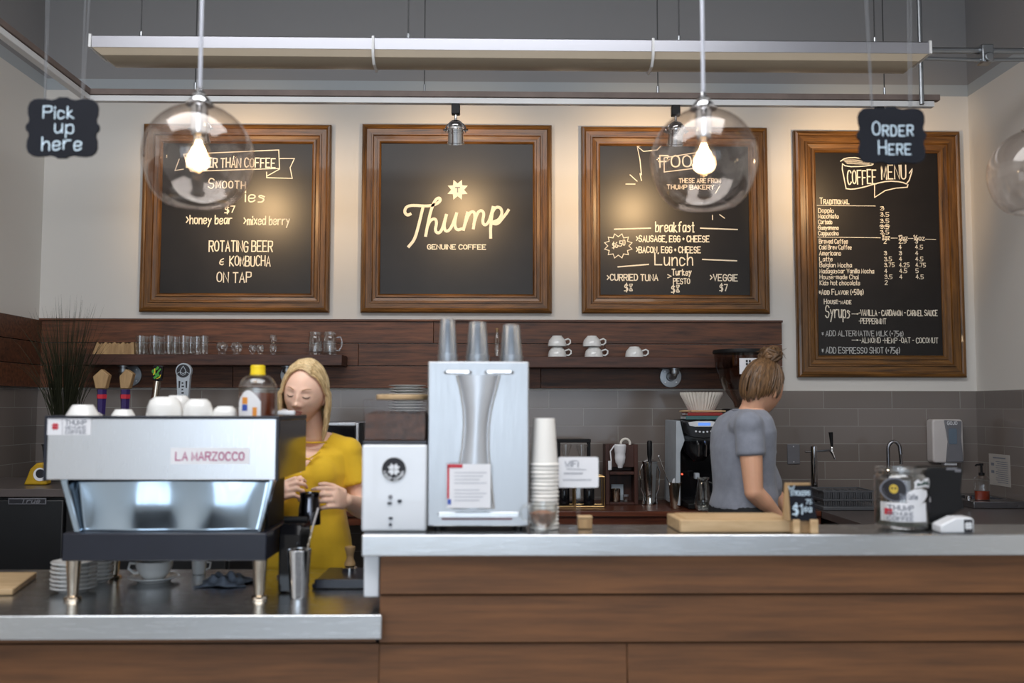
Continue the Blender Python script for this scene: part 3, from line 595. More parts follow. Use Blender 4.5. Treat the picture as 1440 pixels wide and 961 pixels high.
def pendant(px, py, rpx, Y, label):
    c = at(px, py, Y); R = rpx*Y/FPX
    t = thing('pendant_lamp', label, 'pendant lamp', c, group='clear globe pendant lamps')
    top = R*1.0
    prof = []; n = 30; a0 = math.radians(13); a1 = math.radians(152)
    for i in range(n+1):
        a = a0+(math.radians(108)-a0)*i/n; prof.append((R*math.sin(a), R*.98*math.cos(a)))
    prof += [(R*.905, -R*.45), (R*.845, -R*.58), (R*.765, -R*.70), (R*.67, -R*.80), (R*.58, -R*.865), (R*.52, -R*.885), (R*.47, -R*.888)]
    prof += [(prof[-1][0]-.004, prof[-1][1]+.001)]
    prof += [((p[0]-.003) if i < n-1 else p[0]-.004, p[1]) for i, p in list(enumerate(prof))[::-1][1:] if False]
    MB().lathe([(R*.2, R*1.0), (R*.225, R*.985)]+prof, 56).build('glass_globe', 'globe', t, smooth=60)
    k = MB().lathe([(0, R*1.30), (R*.05, R*1.30), (R*.06, R*1.22), (R*.10, R*1.21), (R*.13, R*1.17), (R*.12, R*1.14), (R*.15, R*1.12), (R*.19, R*1.07), (R*.20, R*1.02), (R*.26, R*1.0), (R*.26, R*.975), (0, R*.97)], 30); k.build('cap', 'chrome', t)
    MB().tube([(0, 0, R*1.29), (0, 0, CEIL-c.z)], .0052, 10).build('rod', 'rod', t); MB().lathe([(0, CEIL-c.z-.03), (.05, CEIL-c.z-.028), (.06, CEIL-c.z), (0, CEIL-c.z)], 24).build('ceiling_rose', 'chrome', t)
    MB().lathe([(0, R*.98), (.022, R*.97), (.022, R*.52), (.019, R*.48), (.019, R*.42), (0, R*.42)], 24).build('socket', 'chrome', t)
    bl = MB().lathe([(.013, R*.43), (.016, R*.36), (.026, R*.20), (.0315, R*.06), (.029, -R*.07), (.018, -R*.20), (.010, -R*.25), (0, -R*.26)], 26).build('bulb', 'bulbshell', t)
    f = MB()
    for a in range(6): f.tube([(.005*math.cos(a*PI/3), .005*math.sin(a*PI/3), R*.3), (.014*math.cos(a*PI/3), .014*math.sin(a*PI/3), R*.05), (.006*math.cos(a*PI/3), .006*math.sin(a*PI/3), -R*.18)], .0016, 6)
    f.build('filament', 'filament', bl); MB().ell((0, 0, R*.07), .0165, .0165, .022).ell((0, 0, -R*.13), .006, .006, .014).build('glowing_core', 'bulb', bl)
    l = bpy.data.lights.new('bulb', 'POINT'); l.energy = 3; l.color = (1, .80, .55); l.shadow_soft_size = .03
    o = bpy.data.objects.new('bulb_light', l); COL.objects.link(o); o.location = c+Vector((0, 0, R*.05))
    return t
pendant(279, 221, 77, 2.5, 'lit clear globe pendant lamp hanging in front of the smoothie board')
pendant(990, 225.5, 76, 2.5, 'lit clear globe pendant lamp hanging in front of the food board')
pendant(1456, 243, 64, 3.0, 'clear globe pendant lamp cut off by the right edge, past the order sign')

def hsign(px, py, w, h, Y, label, lines, cords):
    c = at(px, py, Y); k = Y/FPX
    t = thing('hanging_sign', label, 'sign', c, group='hanging chalkboard signs')
    MB().prism(plaque(w*k, h*k), -.004, .004).build('plaque', 'slate', t, bev=.001)
    lt = MB()
    for txt, dx, dy, cap, wd, lw, sm in lines: write(lt, txt, dx*k, -dy*k, cap*k, wd*k, -.0052, lw=lw*k, small=sm, jit=.4)
    lt.build('lettering', 'chalkblue', t, smooth=0)
    for x0, x1 in cords:
        MB().tube([(x0*k, 0, h*k*.43), (x1*k, .0, 1.5)], .0011, 6).build('hanging_cord', 'clearcord', t)
    return t
hsign(88.5, 180, 104, 88, 2.6, 'black plaque reading Pick up here, hung by cords at left', [('Pick', -27, -13, 17, 43, 1.7, False), ('up', -10, 8, 19, 26, 1.7, False), ('here', -27, 32, 19, 55, 1.9, False)], [(-27, -38), (-26, -24), (25, 28), (27, 48)])
hsign(1253.5, 191, 101, 85, 2.6, 'black plaque reading Order Here, hung in front of the coffee menu', [('Order', -28, 0, 20, 58, 1.8, True), ('Here', -20, 27, 20, 46, 1.8, True)], [(-28, -52), (-26, -46), (27, 36), (30, 46)])

# ------------------------------------------------------------------ bar, counters
BY = 2.72
xl = at(508, 765, 2.70).x; xw = at(534, 800, BY).x; xL = at(537, 872, 2.69).x; xm = at(747, 735, 2.9).x
t = thing('bar_counter', 'long wood-sided service bar with a stainless steel top', 'bar counter', ((xl+RX)/2, BY, 0)); o_ = Vector(t.location)
def loc(mb, o): return mb.shift(-o)
loc(MB().prism([(xl, 2.70), (RX-.014, 2.70), (RX-.014, 2.93), (xm, 2.93), (xm, 3.12), (xl, 3.12)], BT-.059, BT, 'z'), o_).build('steel_top', 'steel', t, bev=.004)
lowb = MB(); b = MB(); zz_ = [at(700, y, BY).z for y in (779, 837, 905)]; ph = zz_[1]-zz_[2]
tops = [zz_[0]+.0, zz_[1], zz_[2]]+[zz_[2]-ph*k for k in range(1, 6)]
for i, tp in enumerate(tops):
    bt = tops[i+1] if i+1 < len(tops) else 0
    if i < 2: segs = [(xw, RX-.014)]
    else: segs = [(xw, at(882, 930, BY).x, RX-.014)] if i == 2 else [(xw, at(1100 if i % 2 else 800, 930, BY).x, RX-.014)]
    for sg in segs:
        for x0, x1 in zip(sg, sg[1:]):
            if x1 - x0 > .01: b.hexa([(x0+.001, BY-.004, bt+.003), (x1-.001, BY-.004, bt+.003), (x1-.001, BY+.02, bt+.003), (x0+.001, BY+.02, bt+.003), (x0+.001, BY+.004, tp-.002), (x1-.001, BY+.004, tp-.002), (x1-.001, BY+.02, tp-.002), (x0+.001, BY+.02, tp-.002)])
loc(b, o_).build('wood_siding', 'siding', t, bev=.0015)
for i in range(2, len(tops)):
    tp = tops[i]; bt = tops[i+1] if i+1 < len(tops) else 0; x0, x1 = LX+.05, xw-.0005
    lowb.hexa([(x0, BY-.004, bt+.003), (x1, BY-.004, bt+.003), (x1, BY+.02, bt+.003), (x0, BY+.02, bt+.003), (x0, BY+.004, tp-.002), (x1, BY+.004, tp-.002), (x1, BY+.02, tp-.002), (x0, BY+.02, tp-.002)])
loc(MB().box(xw, RX-.014, BY+.021, BY+.17, 0, BT-.06), o_).build('carcass', 'black', t)
ez = at(520, 838, 2.76).z
loc(MB().box(xl+.003, xw-.003, 2.735, 2.96, ez, BT-.0595), o_).build('end_panel', 'enamel', t, bev=.004)
t = thing('espresso_counter', 'lower stainless steel counter under the espresso machine', 'counter', (-1.5, 2.7, 0)); o_ = Vector(t.location)
loc(MB().prism([(LX+.05, 2.69), (xL, 2.69), (xL, BY-.006), (xw-.004, BY-.006), (xw-.004, 3.44), (LX+.05, 3.44)], LC-.066, LC, 'z'), o_).build('steel_top', 'steel', t, bev=.004)
loc(lowb, o_).build('wood_siding', 'siding', t)
loc(MB().box(LX+.05, xw-.01, BY+.008, 3.38, tops[2]+.002, LC-.067), o_).build('apron', 'siding', t)
loc(MB().box(LX+.05, xw-.01, BY+.022, 3.38, 0, tops[2]), o_).build('carcass', 'black', t)

xr = 1.73
t = thing('back_counter', 'dark wood back counter along the tiled wall', 'counter', (.2, 5.12, 0)); o_ = Vector(t.location)
loc(MB().box(-1.02, xr-.004, 5.12, WY-.014, BC-.03, BC), o_).build('wood_top', 'counterwood', t, bev=.004)
loc(MB().box(-1.02, xr-.004, 5.135, WY-.014, BC-.075, BC-.031), o_).build('apron', 'counterwood', t)
t = thing('bar_fridge', 'black under-counter fridge with steel edge below the wood counter', 'fridge', (.5, 5.2, 0)); o_ = Vector(t.location)
loc(MB().box(-.5, 1.6, 5.17, 5.72, .02, .80), o_).build('body', 'fridge', t, bev=.005); loc(MB().box(-.5, 1.6, 5.13, 5.169, .785, .812), o_).build('steel_edge', 'steel', t, bev=.002)
for k in range(3):
    d_ = loc(MB().box(-.49+.7*k, .19+.7*k, 5.145, 5.168, .06, .775), o_).build('door', 'fridge', t, bev=.005); loc(MB().box(.08+.7*k, .17+.7*k, 5.13, 5.1445, .70, .73), o_).build('handle', 'silvergrey', d_, bev=.004)
t = thing('return_counter', 'grey-brown laminate counter along the right wall', 'counter', (2.3, 4.2, 0)); o_ = Vector(t.location)
loc(MB().box(xr, RX-.014, 2.97, WY-.014, BC-.04, BC), o_).build('laminate_top', 'greytop', t, bev=.003)
loc(MB().box(xr+.02, RX-.014, 3.0, WY-.014, 0, BC-.041), o_).build('cabinet_body', 'black', t)

# ------------------------------------------------------------------ espresso machine
MY = 2.88
X0, X1, Z0, Z1 = rect(62, 586, 390, 675, MY)
bx0, bx1, bz0, bz1 = rect(88, 750, 375, 789, MY)
cx = (X0+X1)/2
t = thing('espresso_machine', 'big stainless steel espresso machine with cups on its top', 'espresso machine', (cx, MY, LC)); o_ = Vector(t.location); D = .42
def P(mb): return loc(mb, o_)
P(MB().box(X0+.008, X1-.004, MY, MY+.014, Z0, Z1-.006)).build('back_panel', 'steelv', t, bev=.002)
P(MB().box(X0, X1+.004, MY-.004, MY+.012, Z1-.006, Z1+.002).box(X0, X0+.008, MY-.004, MY+.02, Z0-.004, Z1-.006).box(X1-.004, X1+.004, MY-.004, MY+.02, Z0-.004, Z1-.006).box(X0, X0+.008, MY+.02, MY+D, Z1-.012, Z1+.002).box(X1-.004, X1+.004, MY+.02, MY+D, Z1-.012, Z1+.002)).build('top_rail', 'navy', t, bev=.002)
P(MB().box(X0+.008, X1-.004, MY+.015, MY+D-.01, Z1-.13, Z1-.055)).build('cup_tray', 'steel', t, bev=.003)
P(MB().box(X0+.009, X1-.005, MY+.016, MY+D-.03, Z0+.01, Z1-.131)).build('boiler_housing', 'black', t)
P(MB().box(X1-.003, X1+.003, MY+.021, MY+D, Z0, Z1-.0125)).build('side_panel', 'smoke', t, bev=.001); P(MB().box(X0+.001, X0+.007, MY+.021, MY+D, Z0, Z1-.0125)).build('side_panel', 'smoke', t, bev=.001)
l0 = at(84, 676, MY).x; l1 = at(386, 676, MY).x; q0 = at(104, 752, MY).x; q1 = at(367, 752, MY).x
sl = MB(); Nn = 14                                          # slightly bellied polished sheet that leans between the struts
vs = []
for j in range(Nn+1):
    v = j/Nn
    for i in range(25):
        u = i/24; a = l0+.012+(q0+.004-l0-.012)*v; c_ = l1-.012+(q1-.004-l1+.012)*v
        vs.append((a+(c_-a)*u, MY+.05-.028*v+.010*math.sin(PI*u)*math.sin(PI*v)+.004*math.sin(5*PI*u), Z0-.001+(bz1+.001-Z0)*v))
sl._add(vs, [(j*25+i, j*25+i+1, (j+1)*25+i+1, (j+1)*25+i) for j in range(Nn) for i in range(24)])
o2 = P(sl).build('lower_splash_panel', 'polish', t); sm = o2.modifiers.new('t', 'SOLIDIFY'); sm.thickness = .003; sm.offset = 1
for a, b_ in ((l0, q0), (l1, q1)):
    s_ = .018 if a == l0 else -.018
    P(MB().hexa([(b_-.004, MY+.008, bz1), (b_+s_*.8, MY+.008, bz1), (b_+s_*.8, MY+.05, bz1), (b_-.004, MY+.05, bz1), (a-.004, MY+.008, Z0), (a+s_, MY+.008, Z0), (a+s_, MY+.05, Z0), (a-.004, MY+.05, Z0)])).build('strut', 'polish', t, bev=.003)
P(MB().box(bx0, bx1, MY-.006, MY+D+.02, bz0, bz1)).build('base_tray', 'navy', t, bev=.004)
P(MB().box(bx0+.02, bx1-.02, MY+.10, MY+D-.1, bz1+.002, Z0+.01)).build('group_column', 'black', t)
for gx in (cx-.2, cx+.08):
    g_ = P(MB().lathe([(0, .06), (.036, .06), (.040, .02), (.040, -.03), (.034, -.045), (0, -.045)], 24, (gx, MY+D-.04, Z0-.03))).build('group_head', 'chrome', t)
    P(MB().cyl((gx, MY+D-.02, Z0-.085), (gx, MY+D+.15, Z0-.095), .014).lathe([(0, 0), (.036, 0), (.036, -.03), (.02, -.045), (0, -.045)], 20, (gx, MY+D-.04, Z0-.076))).build('portafilter', 'black', g_)
lp = [(0, 0), (.024, 0), (.026, .004), (.0235, .010), (.0150, .014), (.0165, .03), (.0215, bz0-LC-.004), (.0225, bz0-LC), (0, bz0-LC)]
for lx, ly in ((103, 838), (365, 838)): P(MB().lathe(lp, 24, (at(lx, 815, MY+.03).x, MY+.03, LC))).build('leg', 'brass', t)
for lx in (161, 392): P(MB().lathe(lp, 24, (at(lx, 800, 3.27).x if lx < 200 else bx1-.03, 3.27, LC))).build('leg', 'brass', t)
sw = P(MB().tube([(X1-.16, MY+D-.01, Z0+.04), (X1-.12, MY+D+.04, Z0+.03), (X1-.11, MY+D+.05, Z0-.06), (X1-.10, MY+D+.05, Z0-.16)], .006, 10)).build('steam_wand', 'chrome', t)
# lettering: shop sticker and the maker's plate
k = MY/FPX; yq = MY-.0012
def panel(mb, x0, y0, x1, y1, Y, th=.001):
    a, b_, c_, d_ = rect(x0, y0, x1, y1, Y); return mb.box(a, b_, Y-th, Y, c_, d_)
s1 = P(panel(MB(), 66, 588.5, 128, 612, MY-.0002)).build('shop_sticker', 'paper', t)
class W2(Wr):
    def __init__(s, t, Y): Wr.__init__(s, t, Y)
def child_text(parent_thing, part, Y, fn, name, mat):
    w = Wr(parent_thing, Y); fn(w); o = w.b.build(name, mat, part, smooth=0); return o
child_text(t, s1, MY-.0016, lambda w: (w.t_('THUMP', 92, 597.5, 6.2, 29, 1.1, jit=0), w.t_('GENUINE', 92, 603.6, 4.0, 29, .7, jit=0), w.t_('COFFEE', 92, 610, 4.2, 29, .8, jit=0), w.l([(88, 590), (88, 611)], .5)), 'lettering', 'greyink')
p_ = at(78, 600, MY)-o_; quatrefoil(MB(), p_.x, p_.z, 5.4*k, -.0022, -.0010).build('mark', 'red', s1, smooth=0)
s2 = P(panel(MB(), 240, 630, 351, 653, MY-.0002)).build('maker_plate', 'paper', t)
child_text(t, s2, MY-.0016, lambda w: w.t_('LA MARZOCCO', 247, 647.5, 11, 96, 1.6, jit=0), 'lettering', 'magenta')

# ------------------------------------------------------------------ things on and around the machine
TRAY = Z1-.0545
cupm = None
def ring_cup(r, h, rd=0):
    if rd: return MB().lathe([(0, h), (r*.56, h), (r*.62, h-.003), (r*.80, h*.90), (r*.92, h*.74), (r*.985, h*.5), (r, h*.2), (r, .002), (r*.975, 0), (r*.94, .003), (r*.92, h*.5), (r*.7, h*.84), (r*.5, h-.012), (0, h-.012)], 32)
    b = MB().lathe([(0, h), (r*.52, h), (r*.55, h-.004), (r*.60, h-.007), (r*.86, h*.62), (r*.97, h*.3), (r, .002), (r*.975, 0), (r*.93, .003), (r*.80, h*.6), (r*.5, h-.012), (0, h-.012)], 32); return b
def up_cup(name, label, px, top, wpx, Y, grp, cat='cup', handle=None, rd=0):
    c = at(px, 560, Y); k = Y/FPX; r = wpx*k/2; h = at(px, top, Y).z-TRAY
    t = thing(name, label, cat, (c.x, Y, TRAY), group=grp); ring_cup(r, h, rd).build('bowl', 'ceramic', t)
    if handle: MB().tube([(r*.85*math.cos(handle), r*.85*math.sin(handle), h*.75), (r*1.35*math.cos(handle), r*1.35*math.sin(handle), h*.62), (r*1.25*math.cos(handle), r*1.25*math.sin(handle), h*.3), (r*.92*math.cos(handle), r*.92*math.sin(handle), h*.25)], .005, 8).build('handle', 'ceramic', t)
    return t
G = 'upturned white cups on the espresso machine'
up_cup('coffee_cup', 'upturned white bowl-shaped cup at the far left of the machine top', 117, 569.5, 52, 3.02, G, handle=1.2)
up_cup('coffee_cup', 'flat upturned white cup below the second pencil-shaped tap handle', 174, 576, 43, 3.05, G, handle=1.4)
up_cup('coffee_cup', 'upturned white cup in front of the dragon tap handle', 232, 558.5, 50, 2.98, G, handle=2.0, rd=1)
up_cup('coffee_cup', 'upturned white cup behind the others under the water drop tap handle', 250, 556.5, 40, 3.13, G, handle=1.3, rd=1)
up_cup('coffee_cup', 'rounded upturned white cup second from the honey bottle', 279, 561.5, 42, 2.98, G, handle=1.2, rd=1)
up_cup('coffee_cup', 'low upturned white cup touching the honey bottle', 317, 571.5, 37, 2.99, G, handle=1.5, rd=1)
HY = 3.0; c = at(362, 560, HY); k = HY/FPX; z0 = TRAY; zt = at(362, 514, HY).z
t = thing('honey_bottle', 'plastic honey bottle with a yellow cap on the machine', 'bottle', (c.x, HY, z0)); H = zt-z0
rb = 26*k; ch = 13*k
pr = [(0, .002), (rb*.9, .002), (rb, .010)]
sh = at(362, 548, HY).z-z0; nk = at(362, 528, HY).z-z0
for i in range(7): zz2 = .012+(sh-.012)*i/6; pr += [(rb, zz2), (rb*.965, zz2+(sh-.012)/12)]
for i in range(1, 9): a = i/8*PI/2; pr += [(rb*.40+(rb*.6)*math.cos(a)*(1 if i % 2 else .985), sh+(nk-sh)*math.sin(a))]
pr += [(rb*.36, nk+.004)]
MB().lathe(pr, 36).build('bottle_body', 'bottle', t)
hl = at(362, 553, HY).z-z0; MB().lathe([(0, .004), (rb*.88, .004), (rb*.93, .012), (rb*.93, hl), (0, hl)], 36).build('honey', 'honey', t)
MB().lathe([(0, nk+.001), (10.5*k, nk+.001), (10.5*k, nk+.006), (10*k, nk+.008), (10*k, H-.003), (9*k, H), (0, H)], 30).build('cap', 'yellow', t)
def wrap_label(mb, r, a0, a1, z0, z1, arch=0, n=18):
    vs = []
    for i in range(n+1):
        a = a0+(a1-a0)*i/n; zt_ = z1+arch*math.sin(PI*i/n)
        vs += [(r*math.sin(a), -r*math.cos(a), z0), (r*math.sin(a), -r*math.cos(a), zt_)]
    return mb._add(vs, [(2*i, 2*i+2, 2*i+3, 2*i+1) for i in range(n)])
lb = wrap_label(MB(), rb*1.012, -.95, .42, .012, sh*.72, .035).build('label', 'paper', t)
wrap_label(MB(), rb*1.02, -.62, -.28, sh*.52, sh*.66).build('label_print', 'blue', lb); wrap_label(MB(), rb*1.02, -.62, -.28, sh*.67, sh*.82).build('label_print', 'orange', lb)
wrap_label(MB(), rb*1.02, .0, .22, sh*.4, sh*.6).build('label_print', 'orange', lb)
X0_, X1_, a_, b_ = rect(391, 578, 415, 585.5, 3.02)
t = thing('plastic_clip', 'small white plastic bar on the right corner of the machine', 'clip', ((X0_+X1_)/2, 3.02, Z1+.003)); hw = (X1_-X0_)/2
MB().box(-hw, hw, -.012, .012, 0, .014).build('bar', 'white', t, bev=.003); MB().box(-hw+.012, -hw+.03, -.010, .010, .0142, .018).build('button', 'warmwhite', t, bev=.001)
tag_support = None

# crockery and tools on the lower steel counter
def saucer_mesh(r): return MB().lathe([(0, .003), (r*.5, .003), (r*.55, 0), (r*.62, 0), (r*.66, .004), (r, .015), (r*1.0, .018), (r*.97, .0185), (r*.64, .0095), (r*.5, .008), (0, .008)], 40)
base = None
def stack(px, Y, rpx, n, dz, desc, grp):
    global base
    c = at(px, 815, Y); r = rpx*Y/FPX; src = None
    words = ['bottom', 'second', 'third', 'fourth', 'fifth', 'sixth', 'seventh', 'eighth']
    for i in range(n):
        nm = ('topmost' if i == n-1 else 'lowest' if i == 0 else words[i]+' from the bottom')
        lab = 'white saucer, %s, %s' % (nm, desc)
        if src is None: src = tag(saucer_mesh(r).build('saucer', 'ceramic', loc=(c.x, Y, LC+.001)), lab, 'saucer', grp)
        else: o = src.copy(); COL.objects.link(o); o.location = (c.x+random.uniform(-.002, .002), Y, LC+.001+dz*i); o['label'] = lab
stack(104, 3.03, 30, 7, .0125, 'in the front stack behind the left machine leg', 'saucers in the front stack')
stack(137, 3.19, 21, 7, .0125, 'in the rear stack beside the front one', 'saucers in the rear stack')
SY = 3.2; c = at(217, 805, SY); r = 34*SY/FPX
tag(saucer_mesh(r).build('saucer', 'ceramic', loc=(c.x, SY, LC+.001)), 'wide white saucer under the cup below the machine', 'saucer')
t = thing('coffee_cup', 'white cup on a saucer under the machine', 'cup', (c.x, SY, LC+.0098)); r = 25*SY/FPX
MB().lathe([(0, .002), (r*.45, .002), (r*.5, 0), (r*.55, .002), (r*.8, .018), (r*.96, .04), (r, .058), (r*.96, .058), (r*.9, .04), (r*.72, .02), (0, .008)], 32).build('bowl', 'ceramic', t)
MB().tube([(-r*.9, 0, .048), (-r*1.35, 0, .05), (-r*1.42, 0, .032), (-r*1.1, 0, .018), (-r*.8, 0, .02)], .0045, 8).build('handle', 'ceramic', t)
SY = 3.34; c = at(280, 800, SY); r = 10.5*SY/FPX
t = thing('espresso_cup', 'tiny white cup standing beside the crumpled cloth', 'cup', (c.x, SY, LC+.001))
MB().lathe([(0, .0), (r*.8, .0), (r*.85, .004), (r, .05), (r*.93, .05), (r*.78, .006), (0, .006)], 24).build('bowl', 'ceramic', t); MB().tube([(r*.9, 0, .04), (r*1.5, 0, .038), (r*1.4, 0, .02), (r*.88, 0, .014)], .003, 8).build('handle', 'ceramic', t)
CY = 3.16; c = at(318, 808, CY); cl = MB(); nx, ny = 40, 24
for j in range(ny+1):
    for i in range(nx+1):
        u, v = i/nx*2-1, j/ny*2-1; e = max(0, 1-(abs(u)**2.6+abs(v)**2.6)/1.2)
        hgt = .004+.036*e*(.55+.45*math.sin(7*u+3*v)*math.cos(5*v-2*u))
        cl.v.append((u*.075*(1+.1*math.sin(4*v)), v*.07*(1+.12*math.sin(5*u)), hgt))
cl._add([], []); cl.f = [(j*(nx+1)+i, j*(nx+1)+i+1, (j+1)*(nx+1)+i+1, (j+1)*(nx+1)+i) for j in range(ny) for i in range(nx)]; cl.mi = [0]*len(cl.f)
o = cl.build('bar_cloth', 'cloth', loc=(c.x, CY, LC+.001), smooth=180); o.modifiers.new('s', 'SOLIDIFY').thickness = .003; tag(o, 'crumpled grey cleaning cloth under the espresso machine', 'cloth')
a_ = at(52, 808, 3.27).x; c_ = at(18, 832, 2.97).x
o = MB().prism([(-1.9, 2.97), (c_, 2.97), (a_, 3.27), (-1.9, 3.27)], LC+.001, LC+.020, 'z').shift((1.6, -3.1, -LC-.001)).build('cutting_board', 'lightwood', loc=(-1.6, 3.1, LC+.001), bev=.003); tag(o, 'pale wooden cutting board at the left end of the steel counter', 'cutting board')
TYY = 2.93; c = at(420, 830, TYY); k = TYY/FPX; H = at(420, 773, TYY).z-LC-.001; r1 = 16.5*k; r0 = 12*k
t = thing('steel_tumbler', 'tall stainless steel tumbler holding a bar spoon', 'tumbler', (c.x, TYY, LC+.001))
MB().lathe([(0, 0), (r0*.95, 0), (r0, .004), (r1, H-.002), (r1+.001, H), (r1-.002, H), (r0-.003, .006), (0, .006)], 36).build('cup', 'chrome', t)
a = at(425, 790, TYY)-Vector(t.location); b2 = at(438, 748, TYY)-Vector(t.location); c2 = at(447.5, 715, TYY)-Vector(t.location)
t = thing('bar_spoon', 'twisted bar spoon with a pale flat handle, leaning in the steel tumbler', 'spoon', Vector(t.location)+Vector((0, 0, .008)))
a.z -= .008; b2.z -= .008; c2.z -= .008; lo = Vector((-.008, .004, .002))
tw = MB()
for ph in (0, PI): tw.tube([lo.lerp(b2, q/40)+Vector((math.cos(q*1.1+ph), math.sin(q*1.1+ph), 0))*.0018 for q in range(41)], .0019, 6)
tw.build('twisted_stem', 'brass', t); MB().tube([b2, b2.lerp(c2, .5), c2], [.0042, .0055, .005], 10, flat=.6).build('flat_handle', 'warmwhite', t); MB().ell(lo+Vector((0, 0, .012)), .011, .005, .016).build('bowl', 'brass', t)
KY = 3.075; X0_, X1_, a_, b_ = rect(399, 735, 430, 800, KY)
t = thing('knock_box', 'black grounds knock box behind the steel tumbler', 'knock box', ((X0_+X1_)/2, KY, LC+.001)); hw = (X1_-X0_)/2; H = b_-LC
MB().prism([(-.075, 0), (.075, 0), (.08, H), (-.05, H), (-.075, H-.03)], -hw, hw, 'x').build('box', 'gloss', t, bev=.006); MB().cyl((-hw-.002, .012, H+.006), (hw+.002, .012, H+.006), .011).build('knock_bar', 'black', t)
XM0, XM1, a_, b_ = rect(449, 800, 509, 822, 3.2)
t = thing('tamping_mat', 'navy rubber tamping mat by the woman in yellow', 'mat', ((XM0+XM1)/2+.03, 3.22, LC+.001)); hw = (XM1-XM0)/2+.03
MB().box(-hw, hw, -.15, .16, 0, .014).build('mat_body', 'navy', t, bev=.004); MB().box(-hw+.01, hw-.01, -.158, -.1505, .001, .03).build('front_lip', 'navy', t, bev=.003)
PY = 3.31; c = at(492, 797, PY); H = at(492, 768, PY).z-LC-.015
t = thing('coffee_tamper', 'tamper with a turned wooden handle on the navy mat', 'tamper', (c.x, PY, LC+.0155))
MB().lathe([(0, .0), (.026, .0), (.026, .012), (.012, .018), (0, .018)], 28).build('base', 'chrome', t); MB().lathe([(0, .0185), (.019, .0185), (.018, .026), (.011, .042), (.012, .055), (.018, H-.01), (.017, H-.003), (0, H)], 28).build('handle', 'tan', t)

# ------------------------------------------------------------------ on the bar: coffee grinder, steel dispenser, cups, mug, signs, jar, till
GY = 2.76; X0, X1, Z0, Z1 = rect(508.5, 625, 600, 745, GY); cx = (X0+X1)/2; hw = (X1-X0)/2; H = Z1-BT; D = .26; k = GY/FPX
t = thing('bulk_coffee_grinder', 'white coffee grinder with a clear hopper full of beans', 'coffee grinder', (cx, GY, BT+.001)); o_ = Vector(t.location)
MB().box(-hw, hw, 0, D, 0, H-.002).build('body', 'enamel', t, bev=.007, seg=3)
zt = at(554, 561, GY).z-BT; MB().box(-hw+.001, hw-.001, .004, D-.004, H, H+.008).build('collar', 'navy', t, bev=.002)
hp = MB()
for q in (0, 1): pass
hp.prism([(-hw+.003, 0), (hw-.003, 0), (hw+.0, zt-H-.012), (-hw, zt-H-.012)], .006, D-.006).shift((0, 0, H+.0085)).build('hopper', 'hopper', t, bev=.004)
zbn = at(554, 580, GY).z-BT-H; bn = MB(); nx = ny = 18
bn.box(-hw+.007, hw-.007, .010, D-.010, H+.010, H+zbn-.006)
for i in range(140): bn.ell((random.uniform(-hw+.012, hw-.012), random.uniform(.014, D-.014), H+zbn-.006+random.uniform(-.002, .005)), .0055, .004, .0035, 8, 6, Matrix.Rotation(random.uniform(0, 6), 3, 'Z'))
tag(bn.build('beans', 'beans', t), kind='stuff')
MB().prism(disc(.010, D/2, .078, 40), zt-.003, zt+.012, 'z').build('wooden_lid', 'lightwood', t, bev=.003)
w_ = Wr(t, GY-.002); p_ = at(554, 660.5, GY)-o_
bd = MB().prism(disc(p_.x, p_.z, 17.5*k), -.0015, -.0002).build('round_badge', 'ink', t, smooth=0)
quatrefoil(MB(), p_.x, p_.z, 9*k, -.0028, -.0016).build('clover_mark', 'white', bd, smooth=0)
rg = MB()
for r_, lw in ((17, .8),): rg.ribbon([(p_.x+r_*k*math.cos(a*PI/20), p_.z+r_*k*math.sin(a*PI/20)) for a in range(41)], lw*k, -.0018)
for i, ch in enumerate('THUMP COFFEE'):
    a = math.radians(200+i*12.7)
    if ch != ' ': write(rg, ch, p_.x+13.6*k*math.cos(a)-1.5*k, p_.z+13.6*k*math.sin(a)-2*k, 4*k, 3*k, -.0018, lw=.8*k, jit=0)
rg.build('badge_lettering', 'white', bd, smooth=0)
for (dx, dy, rx, rz) in ((548, 708, 3.4, 1.8), (562, 705, 3.2, 2.4), (549.5, 729, 3.2, 1.8), (549, 738, 2.2, 2.2)):
    q = at(dx, dy, GY)-o_; MB().prism([(q.x+rx*k*math.cos(a), q.z+rz*k*math.sin(a)) for a in [i*PI/8 for i in range(16)]], -.003, -.0002).build('vent_slot', 'navy', t)
MB().lathe([(0, 0), (.006, 0), (.006, .004), (0, .005)], 14).xf(Matrix.Translation(at(549, 699, GY)-o_) @ Matrix.Rotation(PI/2, 4, 'X')).build('screw', 'silvergrey', t)

DY = 2.78; X0, X1, Z0, Z1 = rect(601, 509, 744, 743, DY); cx = (X0+X1)/2; hw = (X1-X0)/2; D = .30; k = DY/FPX
t = thing('drink_dispenser', 'tall brushed steel dispenser box with a waisted front panel', 'dispenser', (cx, DY, BT+.001)); o_ = Vector(t.location); H = Z1-BT
MB().box(-hw, hw, .004, D, .012, H).build('body', 'dispsteel', t, bev=.004)
for x in (-hw+.03, hw-.03):
    for y_ in (.035, D-.03): MB().cyl((x, y_, 0), (x, y_, .0115), .012).build('foot', 'black', t)
def dp(px, py): q = at(px, py, DY)-o_; return q.x, q.z
LFT = [(643, 528), (648, 548), (652.5, 575), (653.5, 600), (651, 630), (646, 660), (640, 690), (636, 716)]
RGT = [(702, 528), (697, 548), (690, 575), (686.5, 600), (686, 630), (688, 660), (691, 690), (694, 716)]
fr = MB(); N_ = len(LFT); vs = []
for side in range(N_):
    (xa, za), (xb, _) = dp(*LFT[side]), dp(*RGT[side])
    for i in range(13):
        u = i/12; vs.append((xa+(xb-xa)*u, .003-.030*math.sin(PI*u)**.7, za))
